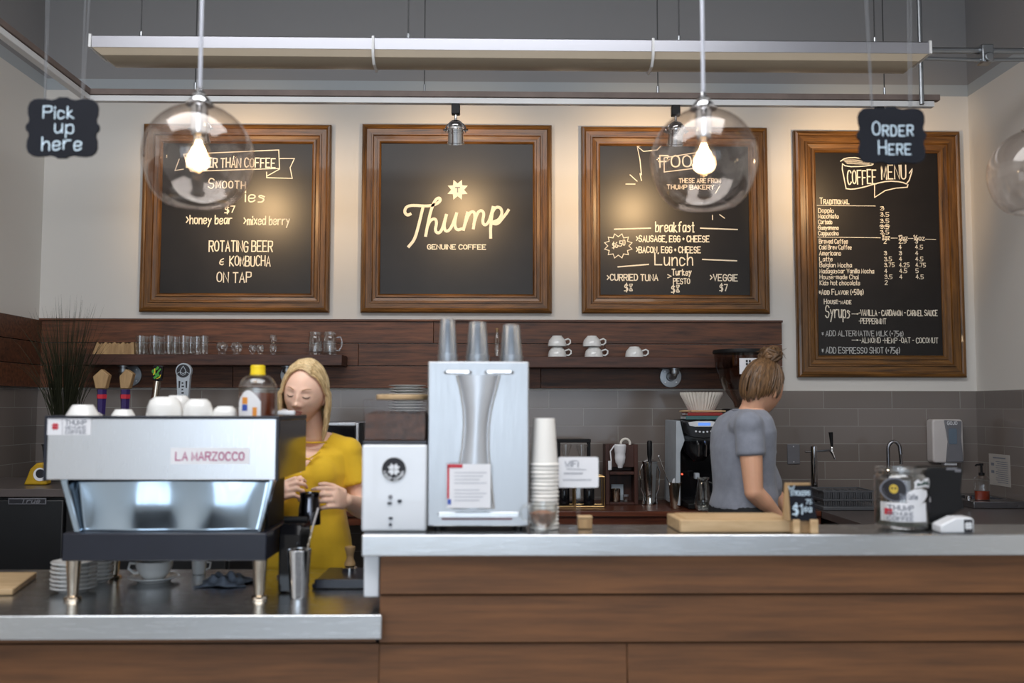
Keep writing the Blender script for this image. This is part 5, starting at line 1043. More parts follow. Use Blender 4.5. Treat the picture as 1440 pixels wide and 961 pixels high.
for i, x in enumerate(txs):
    xx = x-o_.x; y_ = -.06
    fc = MB().tube([(xx, .02-.045, bz-.02-o_.z), (xx, y_-.01, bz-.02-o_.z), (xx, y_-.02, bz-.04-o_.z), (xx, y_-.02, bz-.10-o_.z)], .011, 12).build('faucet', 'chrome', t)
    if i < 2:
        tip = {0: [(132, 530), (143.5, 519.5), (154, 528), (150, 547), (136, 547)], 1: [(169, 530), (178, 519.5), (188, 526), (183, 547), (171, 547)]}[i]; cpx = (143, 176)[i]
        h_ = MB().lathe([(0, tz_(597)), (.016, tz_(597)), (.020, tz_(585)), (.024, tz_(548)), (0, tz_(548))], 6, (xx, y_, 0)).build('tap_handle', 'purple', t, smooth=0); h_['label'] = 'purple pencil-shaped tap handle with a bare wood tip'
        MB().prism([((p[0]-cpx)*m_+xx, tz_(p[1])) for p in tip], y_-.022, y_+.022).build('wooden_tip', 'tan', h_, bev=.004)
        MB().lathe([(.0235, tz_(561)), (.0255, tz_(561)), (.0262, tz_(555)), (.0245, tz_(555))], 6, (xx, y_, 0)).build('red_band', 'red', h_, smooth=0)
    elif i == 2:
        R = Matrix.Translation((xx, y_, tz_(597))) @ Matrix.Rotation(math.radians(5.5), 4, 'Y')
        ll = tz_(536)-tz_(597)
        h_ = MB().lathe([(0, 0), (.008, 0), (.017, .03), (.019, ll*.5), (.018, ll), (0, ll)], 20).xf(R).build('tap_handle', 'brass', t); h_['label'] = 'steel tap handle topped by a square dragon emblem'
        pl = MB().box(-.024, .024, -.012, .012, ll+.004, ll+.080).cyl((0, 0, ll-.001), (0, 0, ll+.005), .012).xf(R).build('emblem_block', 'gloss', h_, bev=.002)
        g = MB(); g.ribbon([(-.012+.010*math.sin(q*.9)*1.2, ll+.016+q*.006) for q in range(10)], .011, -.0128); g.ribbon([(.008+.006*math.cos(q), ll+.02+q*.007) for q in range(7)], .008, -.0129); g.xf(R).build('green_emblem', 'green', pl, smooth=0)
        g = MB(); g.ribbon([(-.018, ll+.03), (-.012, ll+.045), (-.016, ll+.062)], .004, -.0131); g.ribbon([(.0, ll+.012), (.014, ll+.02), (.019, ll+.034)], .003, -.0131); g.xf(R).build('yellow_emblem', 'yellow', pl, smooth=0)
    else:
        r_ = 11*m_; zc = tz_(522)
        out = [(xx+r_*math.cos(a), zc+r_*math.sin(a)) for a in [math.radians(q) for q in range(-30, 211, 10)]]+[(xx-9*m_, tz_(535)), (xx-7.6*m_, tz_(560)), (xx-7*m_, tz_(597)), (xx+7*m_, tz_(597)), (xx+7.6*m_, tz_(560)), (xx+9*m_, tz_(535))]
        h_ = MB().prism(out, y_-.014, y_+.014).build('tap_handle', 'silverlabel', t, bev=.002); h_['label'] = 'pale tap handle with a round water drop emblem'
        e = MB().prism(disc(xx, zc, r_*.84), y_-.0155, y_-.0142).build('emblem_disc', 'ink', h_, smooth=0)
        g = MB(); dr = [(0, 1), (.25, .5), (.42, .05), (.36, -.34), (0, -.52), (-.36, -.34), (-.42, .05), (-.25, .5), (0, 1)]
        g.ribbon([(xx+p[0]*r_*.8, zc+p[1]*r_*.62) for p in dr], .003, y_-.0162); g.ribbon([(xx-r_*.8, zc-r_*.35), (xx-r_*.4, zc-.1*r_), (xx-r_*.3, zc-r_*.4), (xx, zc-r_*.55), (xx+r_*.3, zc-r_*.4), (xx+r_*.4, zc-.1*r_), (xx+r_*.8, zc-r_*.35)], .0025, y_-.0162)
        g.build('drop_emblem', 'silverlabel', e, smooth=0)
        g = MB()
        for q in range(9): g.box(xx-.006, xx+.002+.004*(q % 2), y_-.0155, y_-.0142, tz_(540+q*4.6), tz_(538+q*4.6))
        g.prism([(xx-.022, tz_(536)), (xx-.013, tz_(536)), (xx-.015, tz_(546)), (xx-.021, tz_(546))], y_-.0155, y_-.0142).prism([(xx+.013, tz_(536)), (xx+.022, tz_(536)), (xx+.021, tz_(546)), (xx+.015, tz_(546))], y_-.0155, y_-.0142); g.build('handle_print', 'ink', h_, smooth=0)
PYY = 5.1; c = at(90, 600, PYY)
t = thing('potted_reeds', 'tall spiky grass plant in the left corner beside the shelf', 'plant', (c.x, PYY, KZ+.001)); rg = random.Random(5)
MB().lathe([(0, 0), (.075, 0), (.10, .18), (.105, .19), (.095, .19), (.085, .165), (0, .16)], 28).build('pot', 'pot', t)
b = MB()
for i in range(210):
    a = rg.uniform(0, 2*PI); sp = rg.uniform(.02, .13) if i < 120 else rg.uniform(.12, .2); hgt = rg.uniform(.55, .84); r0 = rg.uniform(0, .05)
    dx, dy = math.cos(a)*sp, math.sin(a)*sp*.6; cv = rg.uniform(.6, 1.7); w0 = rg.uniform(.003, .0058)
    pts = [(r0*math.cos(a)+dx*(q/7)**1.6*cv, r0*math.sin(a)+dy*(q/7)**1.6*cv, .16+hgt*(q/7)-(.05*cv*sp/.1)*(q/7)**3) for q in range(8)]
    b.tube(pts, [w0*(1-.9*(q/7)**2) for q in range(8)], 4, flat=.4)
tag(b.build('grass_blades', 'leaf', t), kind='stuff')
YYY = 4.85; X0, X1, Z0, Z1 = rect(37, 646, 64, 677, YYY); hw = (X1-X0)/2
t = thing('yellow_packet', 'yellow packet with a white ring mark, left of the espresso machine', 'packet', ((X0+X1)/2, YYY, KZ+.001)); H = Z1-Z0
MB().prism([(-hw, 0), (hw*1.4, 0), (hw*1.4, H*.9), (hw, H*1.0), (hw*.3, H), (-hw*.35, H*.72), (-hw*.7, H*.3)], -.03, .03).build('packet_body', 'mustardbag', t, bev=.008)
e = MB().prism(disc(hw*.75, H*.48, H*.30), -.0325, -.0305).build('ring_mark', 'paper', t); MB().prism(disc(hw*.78, H*.52, H*.2), -.0340, -.0326).build('mark_centre', 'ink', e)

# ------------------------------------------------------------------ back counter appliances
AY = 5.22; X0, X1, Z0, Z1 = rect(458, 594, 600, 716, AY)
t = thing('counter_oven', 'dark oven with bright steel edges behind the woman in yellow', 'oven', ((X0+X1)/2, AY, BC+.001)); hw = (X1-X0)/2; H = Z1-BC; xf = at(505, 640, AY).x-(X0+X1)/2
MB().box(-hw, hw, .012, .44, .015, H).build('body', 'silvergrey', t, bev=.005); MB().box(-hw+.008, xf-.022, 0, .0115, .04, H-.02).build('door', 'gloss', t, bev=.003)
MB().box(xf-.018, xf-.004, -.004, .0115, .02, H-.004).box(-hw, xf-.0185, -.003, .0115, H-.0195, H-.003).build('steel_edge', 'steelv', t, bev=.002); MB().box(xf, hw, .0, .0115, .02, H-.004).build('control_panel', 'black', t, bev=.002)
for x in (-hw+.04, hw-.04): MB().cyl((x, .06, 0), (x, .06, .0145), .015).cyl((x, .38, 0), (x, .38, .0145), .015).build('foot', 'black', t)
c = at(572.5, 560, AY+.2); r = 26*(AY+.2)/FPX; src = None; ztop = at(572, 543, AY+.2).z; zb0 = BC+H+.002; dz = .0155; n = int((ztop-zb0)/dz)+1
for i in range(n):
    lab_ = 'white plate, %s of the tall plate stack on the oven' % ('topmost' if i == n-1 else 'lowest' if i == 0 else '%s up from the bottom' % ordn[i])
    mk_ = lambda: MB().lathe([(0, .002), (r*.55, .0), (r*.6, .002), (r*.92, .011), (r, .0125), (r, .0145), (r*.6, .006), (0, .006)], 36)
    if src is None: src = tag(mk_().build('plate', 'ceramic', loc=(c.x, AY+.2, zb0)), lab_, 'plate', 'plate stack on the oven')
    else: o = src.copy(); COL.objects.link(o); o.location = (c.x, AY+.2, zb0+dz*i); o['label'] = lab_
def on_counter(name, label, cat, px, Y): c = at(px, 700, Y); t = thing(name, label, cat, (c.x, Y, BC+.001)); return t, Vector(t.location), Y/FPX
t, o_, k = on_counter('pour_over_stand', 'black pour-over stand with glass drippers behind the white card', 'coffee stand', 807, 5.5); H = at(807, 618, 5.5).z-BC
MB().box(-23*k, 23*k, -.05, .05, H-.018, H).build('top_plate', 'black', t, bev=.002)
for x in (-21*k, 21*k): MB().box(x-.006, x+.006, -.045, -.033, .0, H-.0185).box(x-.006, x+.006, .033, .045, 0, H-.0185).build('leg', 'black', t)
for x in (-11*k, 11*k): MB().lathe([(.05*.7, H-.03), (.036, H-.035), (.012, H-.10), (.014, H-.11), (.028, H-.135), (.036, H-.17), (.036, H-.2), (.0, H-.21)], 24, (x, 0, 0)).build('glass_dripper', 'glass', t)
MB().box(-22*k, 22*k, -.03, .03, .0, .012).build('drip_base', 'black', t)
for i, (px, lab_) in enumerate(((793, 'brass wire frame with a dark jar inside, behind the white card'), (828, 'brass wire frame right of the white card'))):
    t, o_, k = on_counter('wire_caddy', lab_, 'caddy', px, 5.36); hw = 20*k if i else 14*k; H = at(px, 670, 5.36).z-BC; b = MB()
    for z in (.004, H):
        b.tube([(-hw, -.06, z), (hw, -.06, z), (hw, .06, z), (-hw, .06, z)], .004, 8, closed=True)
    for x in (-hw, hw):
        for y_ in (-.06, .06): b.cyl((x, y_, .004), (x, y_, H), .004, n=8)
    b.build('wire_frame', 'gold', t)
    MB().lathe([(0, .009), (.030, .009), (.031, .02), (.031, H*.7), (.026, H*.76), (0, H*.76)], 24).build('dark_canister', 'gloss', t); MB().lathe([(0, H*.765), (.027, H*.765), (.027, H*.9), (0, H*.9)], 24).build('canister_lid', 'black', t)
t, o_, k = on_counter('wooden_cubby', 'dark wooden cubby stand with white pouch hanging on its front', 'stand', 872.5, 5.5); hw = 22.5*k; H = at(872, 625, 5.5).z-BC; zs = at(872, 664, 5.5).z-BC
MB().box(-hw, -hw+.022, -.07, .07, 0, H).build('side_board', 'darkwood', t, bev=.002); MB().box(hw-.022, hw, -.07, .07, 0, H).build('side_board', 'darkwood', t, bev=.002)
MB().box(-hw+.0225, hw-.0225, .05, .07, 0, H).build('back_board', 'darkwood', t); MB().box(-hw+.0225, hw-.0225, -.07, .0495, zs-.012, zs+.006).build('shelf_board', 'darkwood', t, bev=.002); MB().box(-hw+.0225, hw-.0225, -.07, .0495, 0, .014).build('bottom_board', 'darkwood', t, bev=.002); MB().box(-hw+.0225, hw-.0225, -.07, -.05, zs+.03, H-.002).build('front_board', 'darkwood', t, bev=.002)
def place(name, label, cat, px, py, Y, z): c = at(px, py, Y); return thing(name, label, cat, (c.x, Y, z))
zpo = at(872, 658, 5.42).z
t = place('hanging_pouch', 'white kettle-shaped cloth pouch hanging on the wooden cubby', 'pouch', 872, 640, 5.40, zpo); hh = at(872, 625, 5.42).z-zpo
MB().lathe([(0, 0), (.012, .0), (.016, .014), (.026, .03), (.030, hh*.45), (.028, hh*.60), (.030, hh*.64), (.034, hh*.95), (.030, hh), (0, hh)], 22).build('pouch_body', 'paper', t)
MB().tube([(-.032, 0, hh*.95), (-.055, -.004, hh*.7), (-.052, -.004, hh*.45), (-.05, -.004, hh*.3)], .004, 8).build('cord', 'paper', t); MB().box(-.068, -.048, -.01, .0, -.012, hh*.3).build('cord_tag', 'white', t, bev=.003)
c = at(881, 625, 5.40); o = MB().tube([(.026*math.cos(a*PI/14), 0, .026*math.sin(a*PI/14)) for a in range(28)], .0068, 10, closed=True).build('tape_roll', 'filter', loc=(c.x, 5.445, c.z+.002)); tag(o, 'small roll of white tape hung on the cubby corner', 'tape roll')
t, o_, k = on_counter('steel_cup', 'squat steel cup inside the wooden cubby', 'cup', 866, 5.46); h = 18*k; t.location.z += .0145
MB().lathe([(0, 0), (.023, 0), (.025, .004), (.026, h), (.024, h), (.022, .006), (0, .006)], 24).build('cup_body', 'brass', t)
t, o_, k = on_counter('spice_jar', 'tiny glass jar beside the steel cup in the cubby', 'jar', 880, 5.455); t.location.z += .0145; MB().lathe([(0, 0), (.016, 0), (.017, .004), (.017, .026), (.014, .03), (0, .03)], 20).build('jar_body', 'glass', t); MB().lathe([(0, .0305), (.016, .0305), (.016, .040), (0, .040)], 20).build('lid', 'silvergrey', t)
c = at(868, 677, 5.53); tag(MB().box(-.034, .034, -.001, .001, -.045, .045).box(-.026, .022, -.0016, -.0011, .0, .006).box(-.026, .01, -.0016, -.0011, .015, .02).build('recipe_card', 'cardblue', loc=(c.x, 5.53, BC+.016+.046)), 'pale blue card leaning inside the wooden cubby', 'card')
t, o_, k = on_counter('cream_whipper', 'steel and glass shaker with a black upright handle on the back counter', 'shaker', 914, 5.45); H = at(914, 652, 5.45).z-BC; Ht = at(914, 620, 5.45).z-BC
MB().lathe([(0, 0), (.035, 0), (.036, .006), (.028, .03), (.030, .06), (.040, H*.85), (.041, H), (.036, H), (.034, H*.85), (.02, .04), (0, .03)], 28).build('beaker', 'polishw', t)
MB().lathe([(0, H+.001), (.043, H+.001), (.043, H+.01), (.02, H+.022), (0, H+.022)], 28).build('lid', 'chrome', t); MB().lathe([(0, H+.0225), (.010, H+.0225), (.014, H+.05), (.015, Ht-.01), (.010, Ht), (0, Ht)], 20).build('handle', 'black', t)
for x in (-1, 1): MB().tube([(x*.038, 0, H*.98), (x*.055, 0, H*.8), (x*.05, 0, H*.4), (x*.034, 0, .05), (x*.04, 0, .003)], .004, 8).build('side_clamp', 'chrome', t)
t, o_, k = on_counter('steel_cup', 'steel cup holding a twisted spoon and a napkin on the back counter', 'cup', 950, 5.25); H = at(950, 679, 5.25).z-BC; r = 9.5*k
MB().lathe([(0, 0), (r*.76, 0), (r*.8, .004), (r, H), (r*.95, H), (r*.74, .006), (0, .006)], 26).build('cup_body', 'brass', t)
L0 = Vector(t.location)
o = MB().prism([(-.026, 0), (.024, -.004), (.004, .058), (-.012, .045)], -.003, .003).build('paper_napkin', 'paper', loc=L0+Vector((-.001, .004, H-.03))); tag(o, 'folded white napkin stuck in the steel cup', 'napkin')
a = at(926, 645, 5.25)-L0; t2 = thing('bar_spoon', 'thin twisted spoon leaning left out of the steel cup', 'spoon', L0+Vector((0, -.012, .007)))
MB().tube([(.012, 0, .001), (a.x, 0, a.z)], .0026, 8).build('stem', 'chrome', t2); MB().ell((a.x, 0, a.z+.004), .005, .003, .007).build('end_knob', 'chrome', t2)
# batch coffee brewer
YB_ = 5.20; X0, X1, Z0, Z1 = rect(951, 591, 1021, 712, YB_); cx = (X0+X1)/2; hw = (X1-X0)/2; H = Z1-BC; k = YB_/FPX
t = thing('coffee_brewer', 'tall black batch coffee brewer with a white control panel and blue display', 'coffee brewer', (cx, YB_, BC+.001)); o_ = Vector(t.location)
def cp(px, py): q = at(px, py, YB_)-o_; return (q.x, q.z)
MB().prism([cp(952, 592), cp(957.5, 592), cp(964, 620), cp(958, 636), cp(958, 712), cp(951, 712)], .02, .36).build('side_cheek', 'silverlabel', t, bev=.003)
MB().box(cp(958.5, 0)[0], hw, .16, .36, .002, H).build('tower', 'gloss', t, bev=.005)
MB().prism([cp(959, 593), cp(1021, 593), cp(1021, 612), cp(1008, 615), cp(990, 617), cp(972, 615), cp(962, 608)], .01, .159).build('head', 'gloss', t, bev=.004)
cpn = MB().prism([cp(968, 594.5), cp(980, 592.5), cp(1000, 592.5), cp(1012, 594.5), cp(1010, 599), cp(1002, 600.5), cp(978, 600.5), cp(970, 599)], .002, .0095).build('control_panel', 'white', t, bev=.001)
a, b_ = cp(982, 598.8), cp(999, 594.8); MB().box(a[0], b_[0], .0005, .0018, a[1], b_[1]).build('display', 'lcd', cpn)
for i in range(5): q = cp(979+5.3*i, 607+.9*(2-abs(i-2))/2); MB().cyl((q[0], .003, q[1]), (q[0], .0095, q[1]), .005, n=14).build('button', 'white', t)
q = cp(986, 634); bsk = MB().lathe([(0, -.06), (.03, -.06), (.075, -.01), (.085, .05), (0, .05)], 28, (q[0], .08, q[1])).build('brew_basket', 'gloss', t)
MB().tube([(q[0]-.02, -.0, q[1]+.05), (q[0]-.02, -.025, q[1]+.03), (q[0]-.02, -.02, q[1]-.03)], .006, 8).tube([(q[0]+.02, -.0, q[1]+.05), (q[0]+.02, -.025, q[1]+.03), (q[0]+.02, -.02, q[1]-.03)], .006, 8).build('basket_handle', 'chrome', bsk)
MB().box(cp(960, 0)[0], hw, -.01, .1595, .002, .03).build('warmer_base', 'black', t, bev=.004); q = cp(967, 670); MB().cyl((q[0], .150, q[1]), (q[0], .1595, q[1]), .005, n=12).build('power_light', 'redled', t)
q = cp(984, 671); MB().box(q[0]-.012, q[0]+.012, .06, .10, q[1]-.016, q[1]+.016).build('spout', 'silverlabel', t, bev=.003)
c = at(989, 700, 5.13)
t = thing('glass_server', 'round clear glass coffee server in front of the brewer', 'glass server', (c.x, 5.13, BC+.001)); k2 = 5.13/FPX
hS = at(989, 672, 5.13).z-BC
MB().lathe([(0, .002), (.030, 0), (.044, .012), (.050, .035), (.046, .06), (.030, hS*.85), (.028, hS*.9), (.034, hS), (.031, hS), (.025, hS*.88), (.043, .06), (.047, .035), (.04, .012), (0, .008)], 32).build('flask', 'glass', t); MB().tube([(.034, 0, hS*.86), (.062, 0, hS*.8), (.068, 0, hS*.5), (.05, 0, .03)], .004, 8).build('handle', 'glass', t)
c = at(1012, 705, 5.15); tag(tumbler(.026, .085).build('water_glass', 'glass', loc=(c.x, 5.15, BC+.001)), 'plain water glass between the brewer and the woman in grey', 'glass')
TZ = BC+H; c = at(986, 585, 5.3)
for i, (mat, name, lab_, w_x, th) in enumerate((('teal', 'book', 'thin teal and white book lying flat on the coffee brewer', .098, .020), ('darkredbook', 'book', 'red book lying on top of the thin teal book', .094, .016))):
    t = thing(name, lab_, 'book', (c.x+.005*i+.012, 5.36, TZ+.0015+[0, .0215][i]))
    MB().box(-w_x, w_x, -.08, .08, .003, th-.003).build('pages', 'paper', t); MB().box(-w_x-.002, w_x+.002, -.083, .083, th-.0028, th).box(-w_x-.002, w_x+.002, -.083, .083, 0, .0028).box(-w_x-.003, w_x+.002, -.086, -.0832, 0, th).build('cover', mat, t, bev=.001)
zs = TZ+.0015+.0215+.0165; c1 = at(958, 577, 5.3); c2 = at(1021, 575.5, 5.3)
t = thing('wooden_spoon', 'long wooden spoon lying across the books on the brewer', 'spoon', ((c1.x+c2.x)/2, 5.31, zs)); L2 = (c2.x-c1.x)/2
MB().tube([(-L2*.55, 0, .007), (L2, 0, .007)], [.006, .0055], 10).build('handle', 'lightwood', t); MB().ell((-L2*.8, 0, .007), L2*.28, .022, .0065).build('bowl', 'lightwood', t)
fl = None; YF = 5.40; c = at(986.5, 570, YF); k = YF/FPX; R1 = 29*k; R0 = 17*k; hf = 25*k
def filt():
    b = MB(); n = 72; prof = [(0, 0), (R0*.98, 0), (R0, .002), ((R0+R1)/2, hf*.5), (R1, hf)]
    vs = [(0, 0, 0)]; rows = []
    for r, z in prof[1:]:
        am = .0045*(z/hf); rows.append([len(vs)+i for i in range(n)])
        for i in range(n): a = 2*PI*i/n; rr = r+(am if i % 2 else -am); vs.append((rr*math.cos(a), rr*math.sin(a), z+(.002 if i % 2 else 0)*(z/hf)))
    fs = [(0, rows[0][(i+1) % n], rows[0][i]) for i in range(n)]
    for a, c_ in zip(rows, rows[1:]): fs += [(a[i], a[(i+1) % n], c_[(i+1) % n], c_[i]) for i in range(n)]
    return b._add(vs, fs)
zf0 = TZ+.0015+.0215+.0165
for i in range(8):
    lab_ = 'fluted white paper filter, %s of the nested stack on the brewer' % ['outermost', 'second from outside', 'third from outside', 'fourth from outside', 'fifth from outside', 'sixth from outside', 'seventh from outside', 'innermost'][i]
    if fl is None: fl = tag(filt().build('coffee_filter', 'filter', loc=(c.x, YF, zf0), smooth=0), lab_, 'coffee filter', 'nested coffee filters')
    else: o = fl.copy(); COL.objects.link(o); o.location = (c.x, YF, zf0+.0016*i); o['label'] = lab_
# bean grinder behind the woman in grey
YG = 5.12; c = at(1056, 530, YG); k = YG/FPX
t = thing('bean_grinder', 'coffee grinder with a big smoky hopper behind the woman in grey', 'coffee grinder', (c.x, YG+.17, BC+.001)); zt = at(1050, 496, YG).z-BC; zh = at(1050, 566, YG).z-BC
def lz(px): return (px-1056)*k
b = MB(); vs = []
rows = [(zt, 41), (zt-.07, 39), (zt-.14, 34), (zt-.19, 28), (zh, 14), (zh-.03, 12)]
b.lathe([(w__*k, z) for z, w__ in rows], 36); b.build('hopper', 'smokeglass', t, smooth=60)
MB().lathe([(0, zt+.002), (42.5*k, zt+.002), (43*k, zt+.010), (42*k, zt+.022), (0, zt+.024)], 36).build('hopper_lid', 'black', t)
hl_ = wrap_label(MB(), 40.3*k, -.36, .5, zt-.115, zt-.03).build('hopper_label', 'paper', t)
g = MB()
for q in range(2):
    for s_ in range(2): g.v += []; wrap_label(g, 40.8*k, -.14+.10*q, -.07+.10*q, zt-.052-.016*s_, zt-.040-.016*s_, n=3)
g.build('label_mark', 'ink', hl_)
MB().box(-.09, .09, -.10, .15, .0, zh-.035).build('grinder_body', 'black', t, bev=.015); MB().box(-.03, .03, -.16, -.101, .12, .2).build('spout', 'chrome', t, bev=.004)
c = at(1092, 690, 5.3); t = thing('preserve_jar', 'glass jar with a metal lid on the back counter right of the woman in grey', 'jar', (c.x, 5.42, BC+.001)); hJ = .10
MB().lathe([(0, .002), (.034, 0), (.036, .006), (.036, hJ), (.03, hJ+.012), (.027, hJ+.012), (.033, hJ), (.033, .01), (0, .008)], 28).build('jar_body', 'glass', t); MB().lathe([(0, hJ+.0125), (.036, hJ+.0125), (.037, hJ+.025), (.034, hJ+.028), (0, hJ+.028)], 28).build('lid', 'chrome', t)
# right side: tap, drainer, sink, dispenser, notices
X0, X1, Z0, Z1 = rect(1107, 625, 1124.5, 653, WY-.014)
t = thing('outlet_plate', 'grey blank outlet plate on the tiled wall', 'outlet', ((X0+X1)/2, WY-.0125, (Z0+Z1)/2)); MB().box(-(X1-X0)/2, (X1-X0)/2, -.006, 0, -(Z1-Z0)/2, (Z1-Z0)/2).build('plate', 'silvergrey', t, bev=.003)
for z in (-.045, .045): MB().cyl((0, -.0075, z), (0, -.0062, z), .004, n=10).build('screw', 'steelv', t)
YT = 5.44; c = at(1145.5, 690, YT); k = YT/FPX
t = thing('counter_tap', 'slim chrome drinks tap with a black lever on the right counter', 'tap', (c.x, YT, BC+.001)); H = at(1145, 627, YT).z-BC
if c.x < xr+.03: t.location.x = max(c.x, c.x)
MB().lathe([(0, 0), (.030, 0), (.030, .006), (.0185, .010), (.0185, H-.006), (.012, H), (0, H)], 24).build('column', 'chrome', t)
xr2 = 24*k; MB().tube([(-.05, 0, H-.035), (.03, 0, H-.03), (xr2, -.02, H-.026)], .007, 10).build('spout_arm', 'chrome', t)
MB().tube([(xr2-.006, -.02, H-.03), (xr2+.002, -.025, H-.045), (xr2+.012, -.03, H-.075)], [.010, .009, .006], 10).build('nozzle', 'chrome', t); MB().lathe([(0, -.02), (.010, -.02), (.010, .0), (.006, .012), (0, .012)], 14, (xr2, -.02, H-.02)).build('valve', 'chrome', t); MB().tube([(xr2, -.02, H-.006), (xr2-.006, -.022, H+.075)], [.007, .012], 12).build('lever', 'black', t)
YD = 5.12; X0, X1, Z0, Z1 = rect(1111, 680, 1231, 706, YD); X0 = max(X0, xr+.005)
t = thing('drying_rack', 'grey plastic glass drying rack on the right counter', 'drying rack', ((X0+X1)/2, YD, BC+.001)); hw = (X1-X0)/2; H = .105; D_ = .24
MB().box(-hw, hw, 0, D_, 0, .022).build('base_tray', 'silverdk', t, bev=.004)
b = MB()
for z in (.06, H):
    b.box(-hw, hw, 0, .010, z-.008, z).box(-hw, hw, D_-.01, D_, z-.008, z).box(-hw, -hw+.01, .0105, D_-.0105, z-.008, z).box(hw-.01, hw, .0105, D_-.0105, z-.008, z)
b.build('rim', 'silverdk', t)
b = MB(); b2 = MB()
for i in range(29):
    x = -hw+.008+(2*hw-.016)*i/28
    b.box(x-.002, x+.002, .002, .006, .0225, H-.0085); b2.box(x-.002, x+.002, D_-.008, D_-.004, .0225, H-.0085)
b.build('front_bars', 'silverdk', t); b2.build('back_bars', 'silverdk', t)
b = MB()
for i in range(7): b.box(-hw+.015+i*(2*hw-.03)/6-.0015, -hw+.015+i*(2*hw-.03)/6+.0015, .0125, D_-.0125, .04, H-.01)
for j in range(3): b.box(-hw+.0125, hw-.0125, .06+.07*j, .063+.07*j, .05, H-.012)
b.build('dividers', 'silverdk', t)
YS = 5.50; c = at(1250, 680, YS); k = YS/FPX
t = thing('gooseneck_faucet', 'dark gooseneck faucet behind the tip jar', 'faucet', (c.x, YS, BC+.001)); z1_ = at(1250, 632, YS).z-BC; rr = 8*k
MB().lathe([(0, 0), (.026, 0), (.026, .006), (.014, .016), (0, .016)], 20).build('base', 'chrome', t)
MB().tube([(0, 0, .012), (0, 0, z1_)]+[(rr-rr*math.cos(a*PI/10), -.01*a/10, z1_+rr*1.3*math.sin(a*PI/10)) for a in range(1, 10)]+[(2*rr+.002, -.01, z1_-.03)], .0105, 12).build('neck', 'galvd', t); MB().cyl((2*rr+.002, -.01, z1_-.03), (2*rr+.004, -.01, z1_-.085), .012, .010).build('aerator', 'chrome', t)
X0, X1, Z0, Z1 = rect(1312, 590, 1355.5, 652.5, WY-.10); cx = (X0+X1)/2; hw = (X1-X0)/2; H = Z1-Z0
t = thing('soap_dispenser', 'wall-mounted white and grey soap dispenser on the tiles', 'soap dispenser', (cx, WY-.0125, Z0)); k = (WY-.1)/FPX
MB().prism(rrect(-hw, hw, .004, H, .02), -.085, -.001).build('housing', 'warmwhite', t, bev=.010, seg=3)
gp = MB().prism([(-hw*.26, H-.004), (hw*.86, H-.010), (hw*.80, H*.6), (hw*.92, .01), (-hw*.22, .01), (-hw*.06, H*.5)], -.094, -.0852).build('grey_front', 'silvergrey', t, bev=.004)
MB().prism(rrect(-hw*.02, hw*.52, H*.44, H*.80, .01), -.0965, -.0945).build('level_window', 'winblue', gp, bev=.001)
w_ = MB(); write(w_, 'GOJO', -hw*.08, H-.032, .020, .058, -.0952, lw=.004, jit=0); w_.build('maker_lettering', 'white', gp, smooth=0); MB().box(-hw*.2, hw*.6, -.075, -.02, -.012, .0035).build('nozzle', 'white', t, bev=.004)
# notice and sink by the right wall
def rw(px, py):                                              # point on the right wall
    d = _F*FPX+_R*(px-720)-_U*(py-480.5); return CAM+d*((RX-.014)/d.x)
q = [rw(1390.5, 638.5), rw(1420.5, 640), rw(1420.8, 685), rw(1392, 682)]
ya, yb = (q[0].y+q[3].y)/2, (q[1].y+q[2].y)/2; z0, z1 = (q[2].z+q[3].z)/2, (q[0].z+q[1].z)/2
t = thing('wall_notice', 'printed paper notice taped to the tiles of the right wall', 'notice', (RX-.013, (ya+yb)/2, z0)); hy = abs(ya-yb)/2; H = z1-z0
pp = MB().box(-.0015, 0, -hy, hy, 0, H).build('paper', 'paperdim', t); b = MB()
b.box(-.002, -.0016, -hy*.6, hy*.6, H*.86, H*.90)
for i in range(11): b.box(-.002, -.0016, -hy*.8, hy*(.35 if i % 3 else .2), H*.10+H*.065*i, H*.12+H*.065*i)
for z in (.62, .38): b.box(-.002, -.0016, hy*.5, hy*.8, H*z, H*(z+.09))
b.build('print', 'greyink', pp, smooth=0)
X0 = at(1357, 700, 5.3).x
t = thing('hand_sink', 'small steel hand sink ledge in the right corner', 'sink', ((X0+RX)/2, 5.22, BC+.001)); hw = (RX-.016-X0)/2
b = MB().box(-hw, hw, 0, .14, 0, .038).box(-hw, hw, .40, .50, 0, .038).box(-hw, -hw+.04, .1405, .3995, 0, .038).box(hw-.04, hw, .1405, .3995, 0, .038).box(-hw+.0405, hw-.0405, .1405, .3995, 0, .006); b.build('basin', 'galvd', t, bev=.003)
MB().tube([(-hw+.03, .44, .038), (-hw+.03, .44, .12), (-hw+.045, .42, .15), (-hw+.07, .36, .14), (-hw+.075, .34, .11)], .009, 10).build('spout', 'chrome', t); MB().cyl((-hw+.02, .10, .039), (-hw+.02, .10, .060), .016).build('drain_plug', 'chrome', t)
YP = 5.30; c = at(1381, 690, YP); zb = BC+.0395
t = thing('soap_pump_bottle', 'clear pump bottle of orange soap on the sink ledge', 'soap bottle', (c.x, YP, zb)); Hs = at(1381, 673, YP).z-zb; hw = 11*YP/FPX
MB().lathe([(0, .001), (hw*.95, .001), (hw, .006), (hw, Hs), (hw*.7, Hs+.012), (.013, Hs+.016), (0, Hs+.016)], 26, sy=.7).build('bottle_body', 'glass', t); MB().lathe([(0, .003), (hw*.9, .003), (hw*.94, .008), (hw*.94, Hs*.42), (0, Hs*.42)], 26, sy=.7).build('soap', 'syrup', t)
Hp = at(1381, 652, YP).z-zb
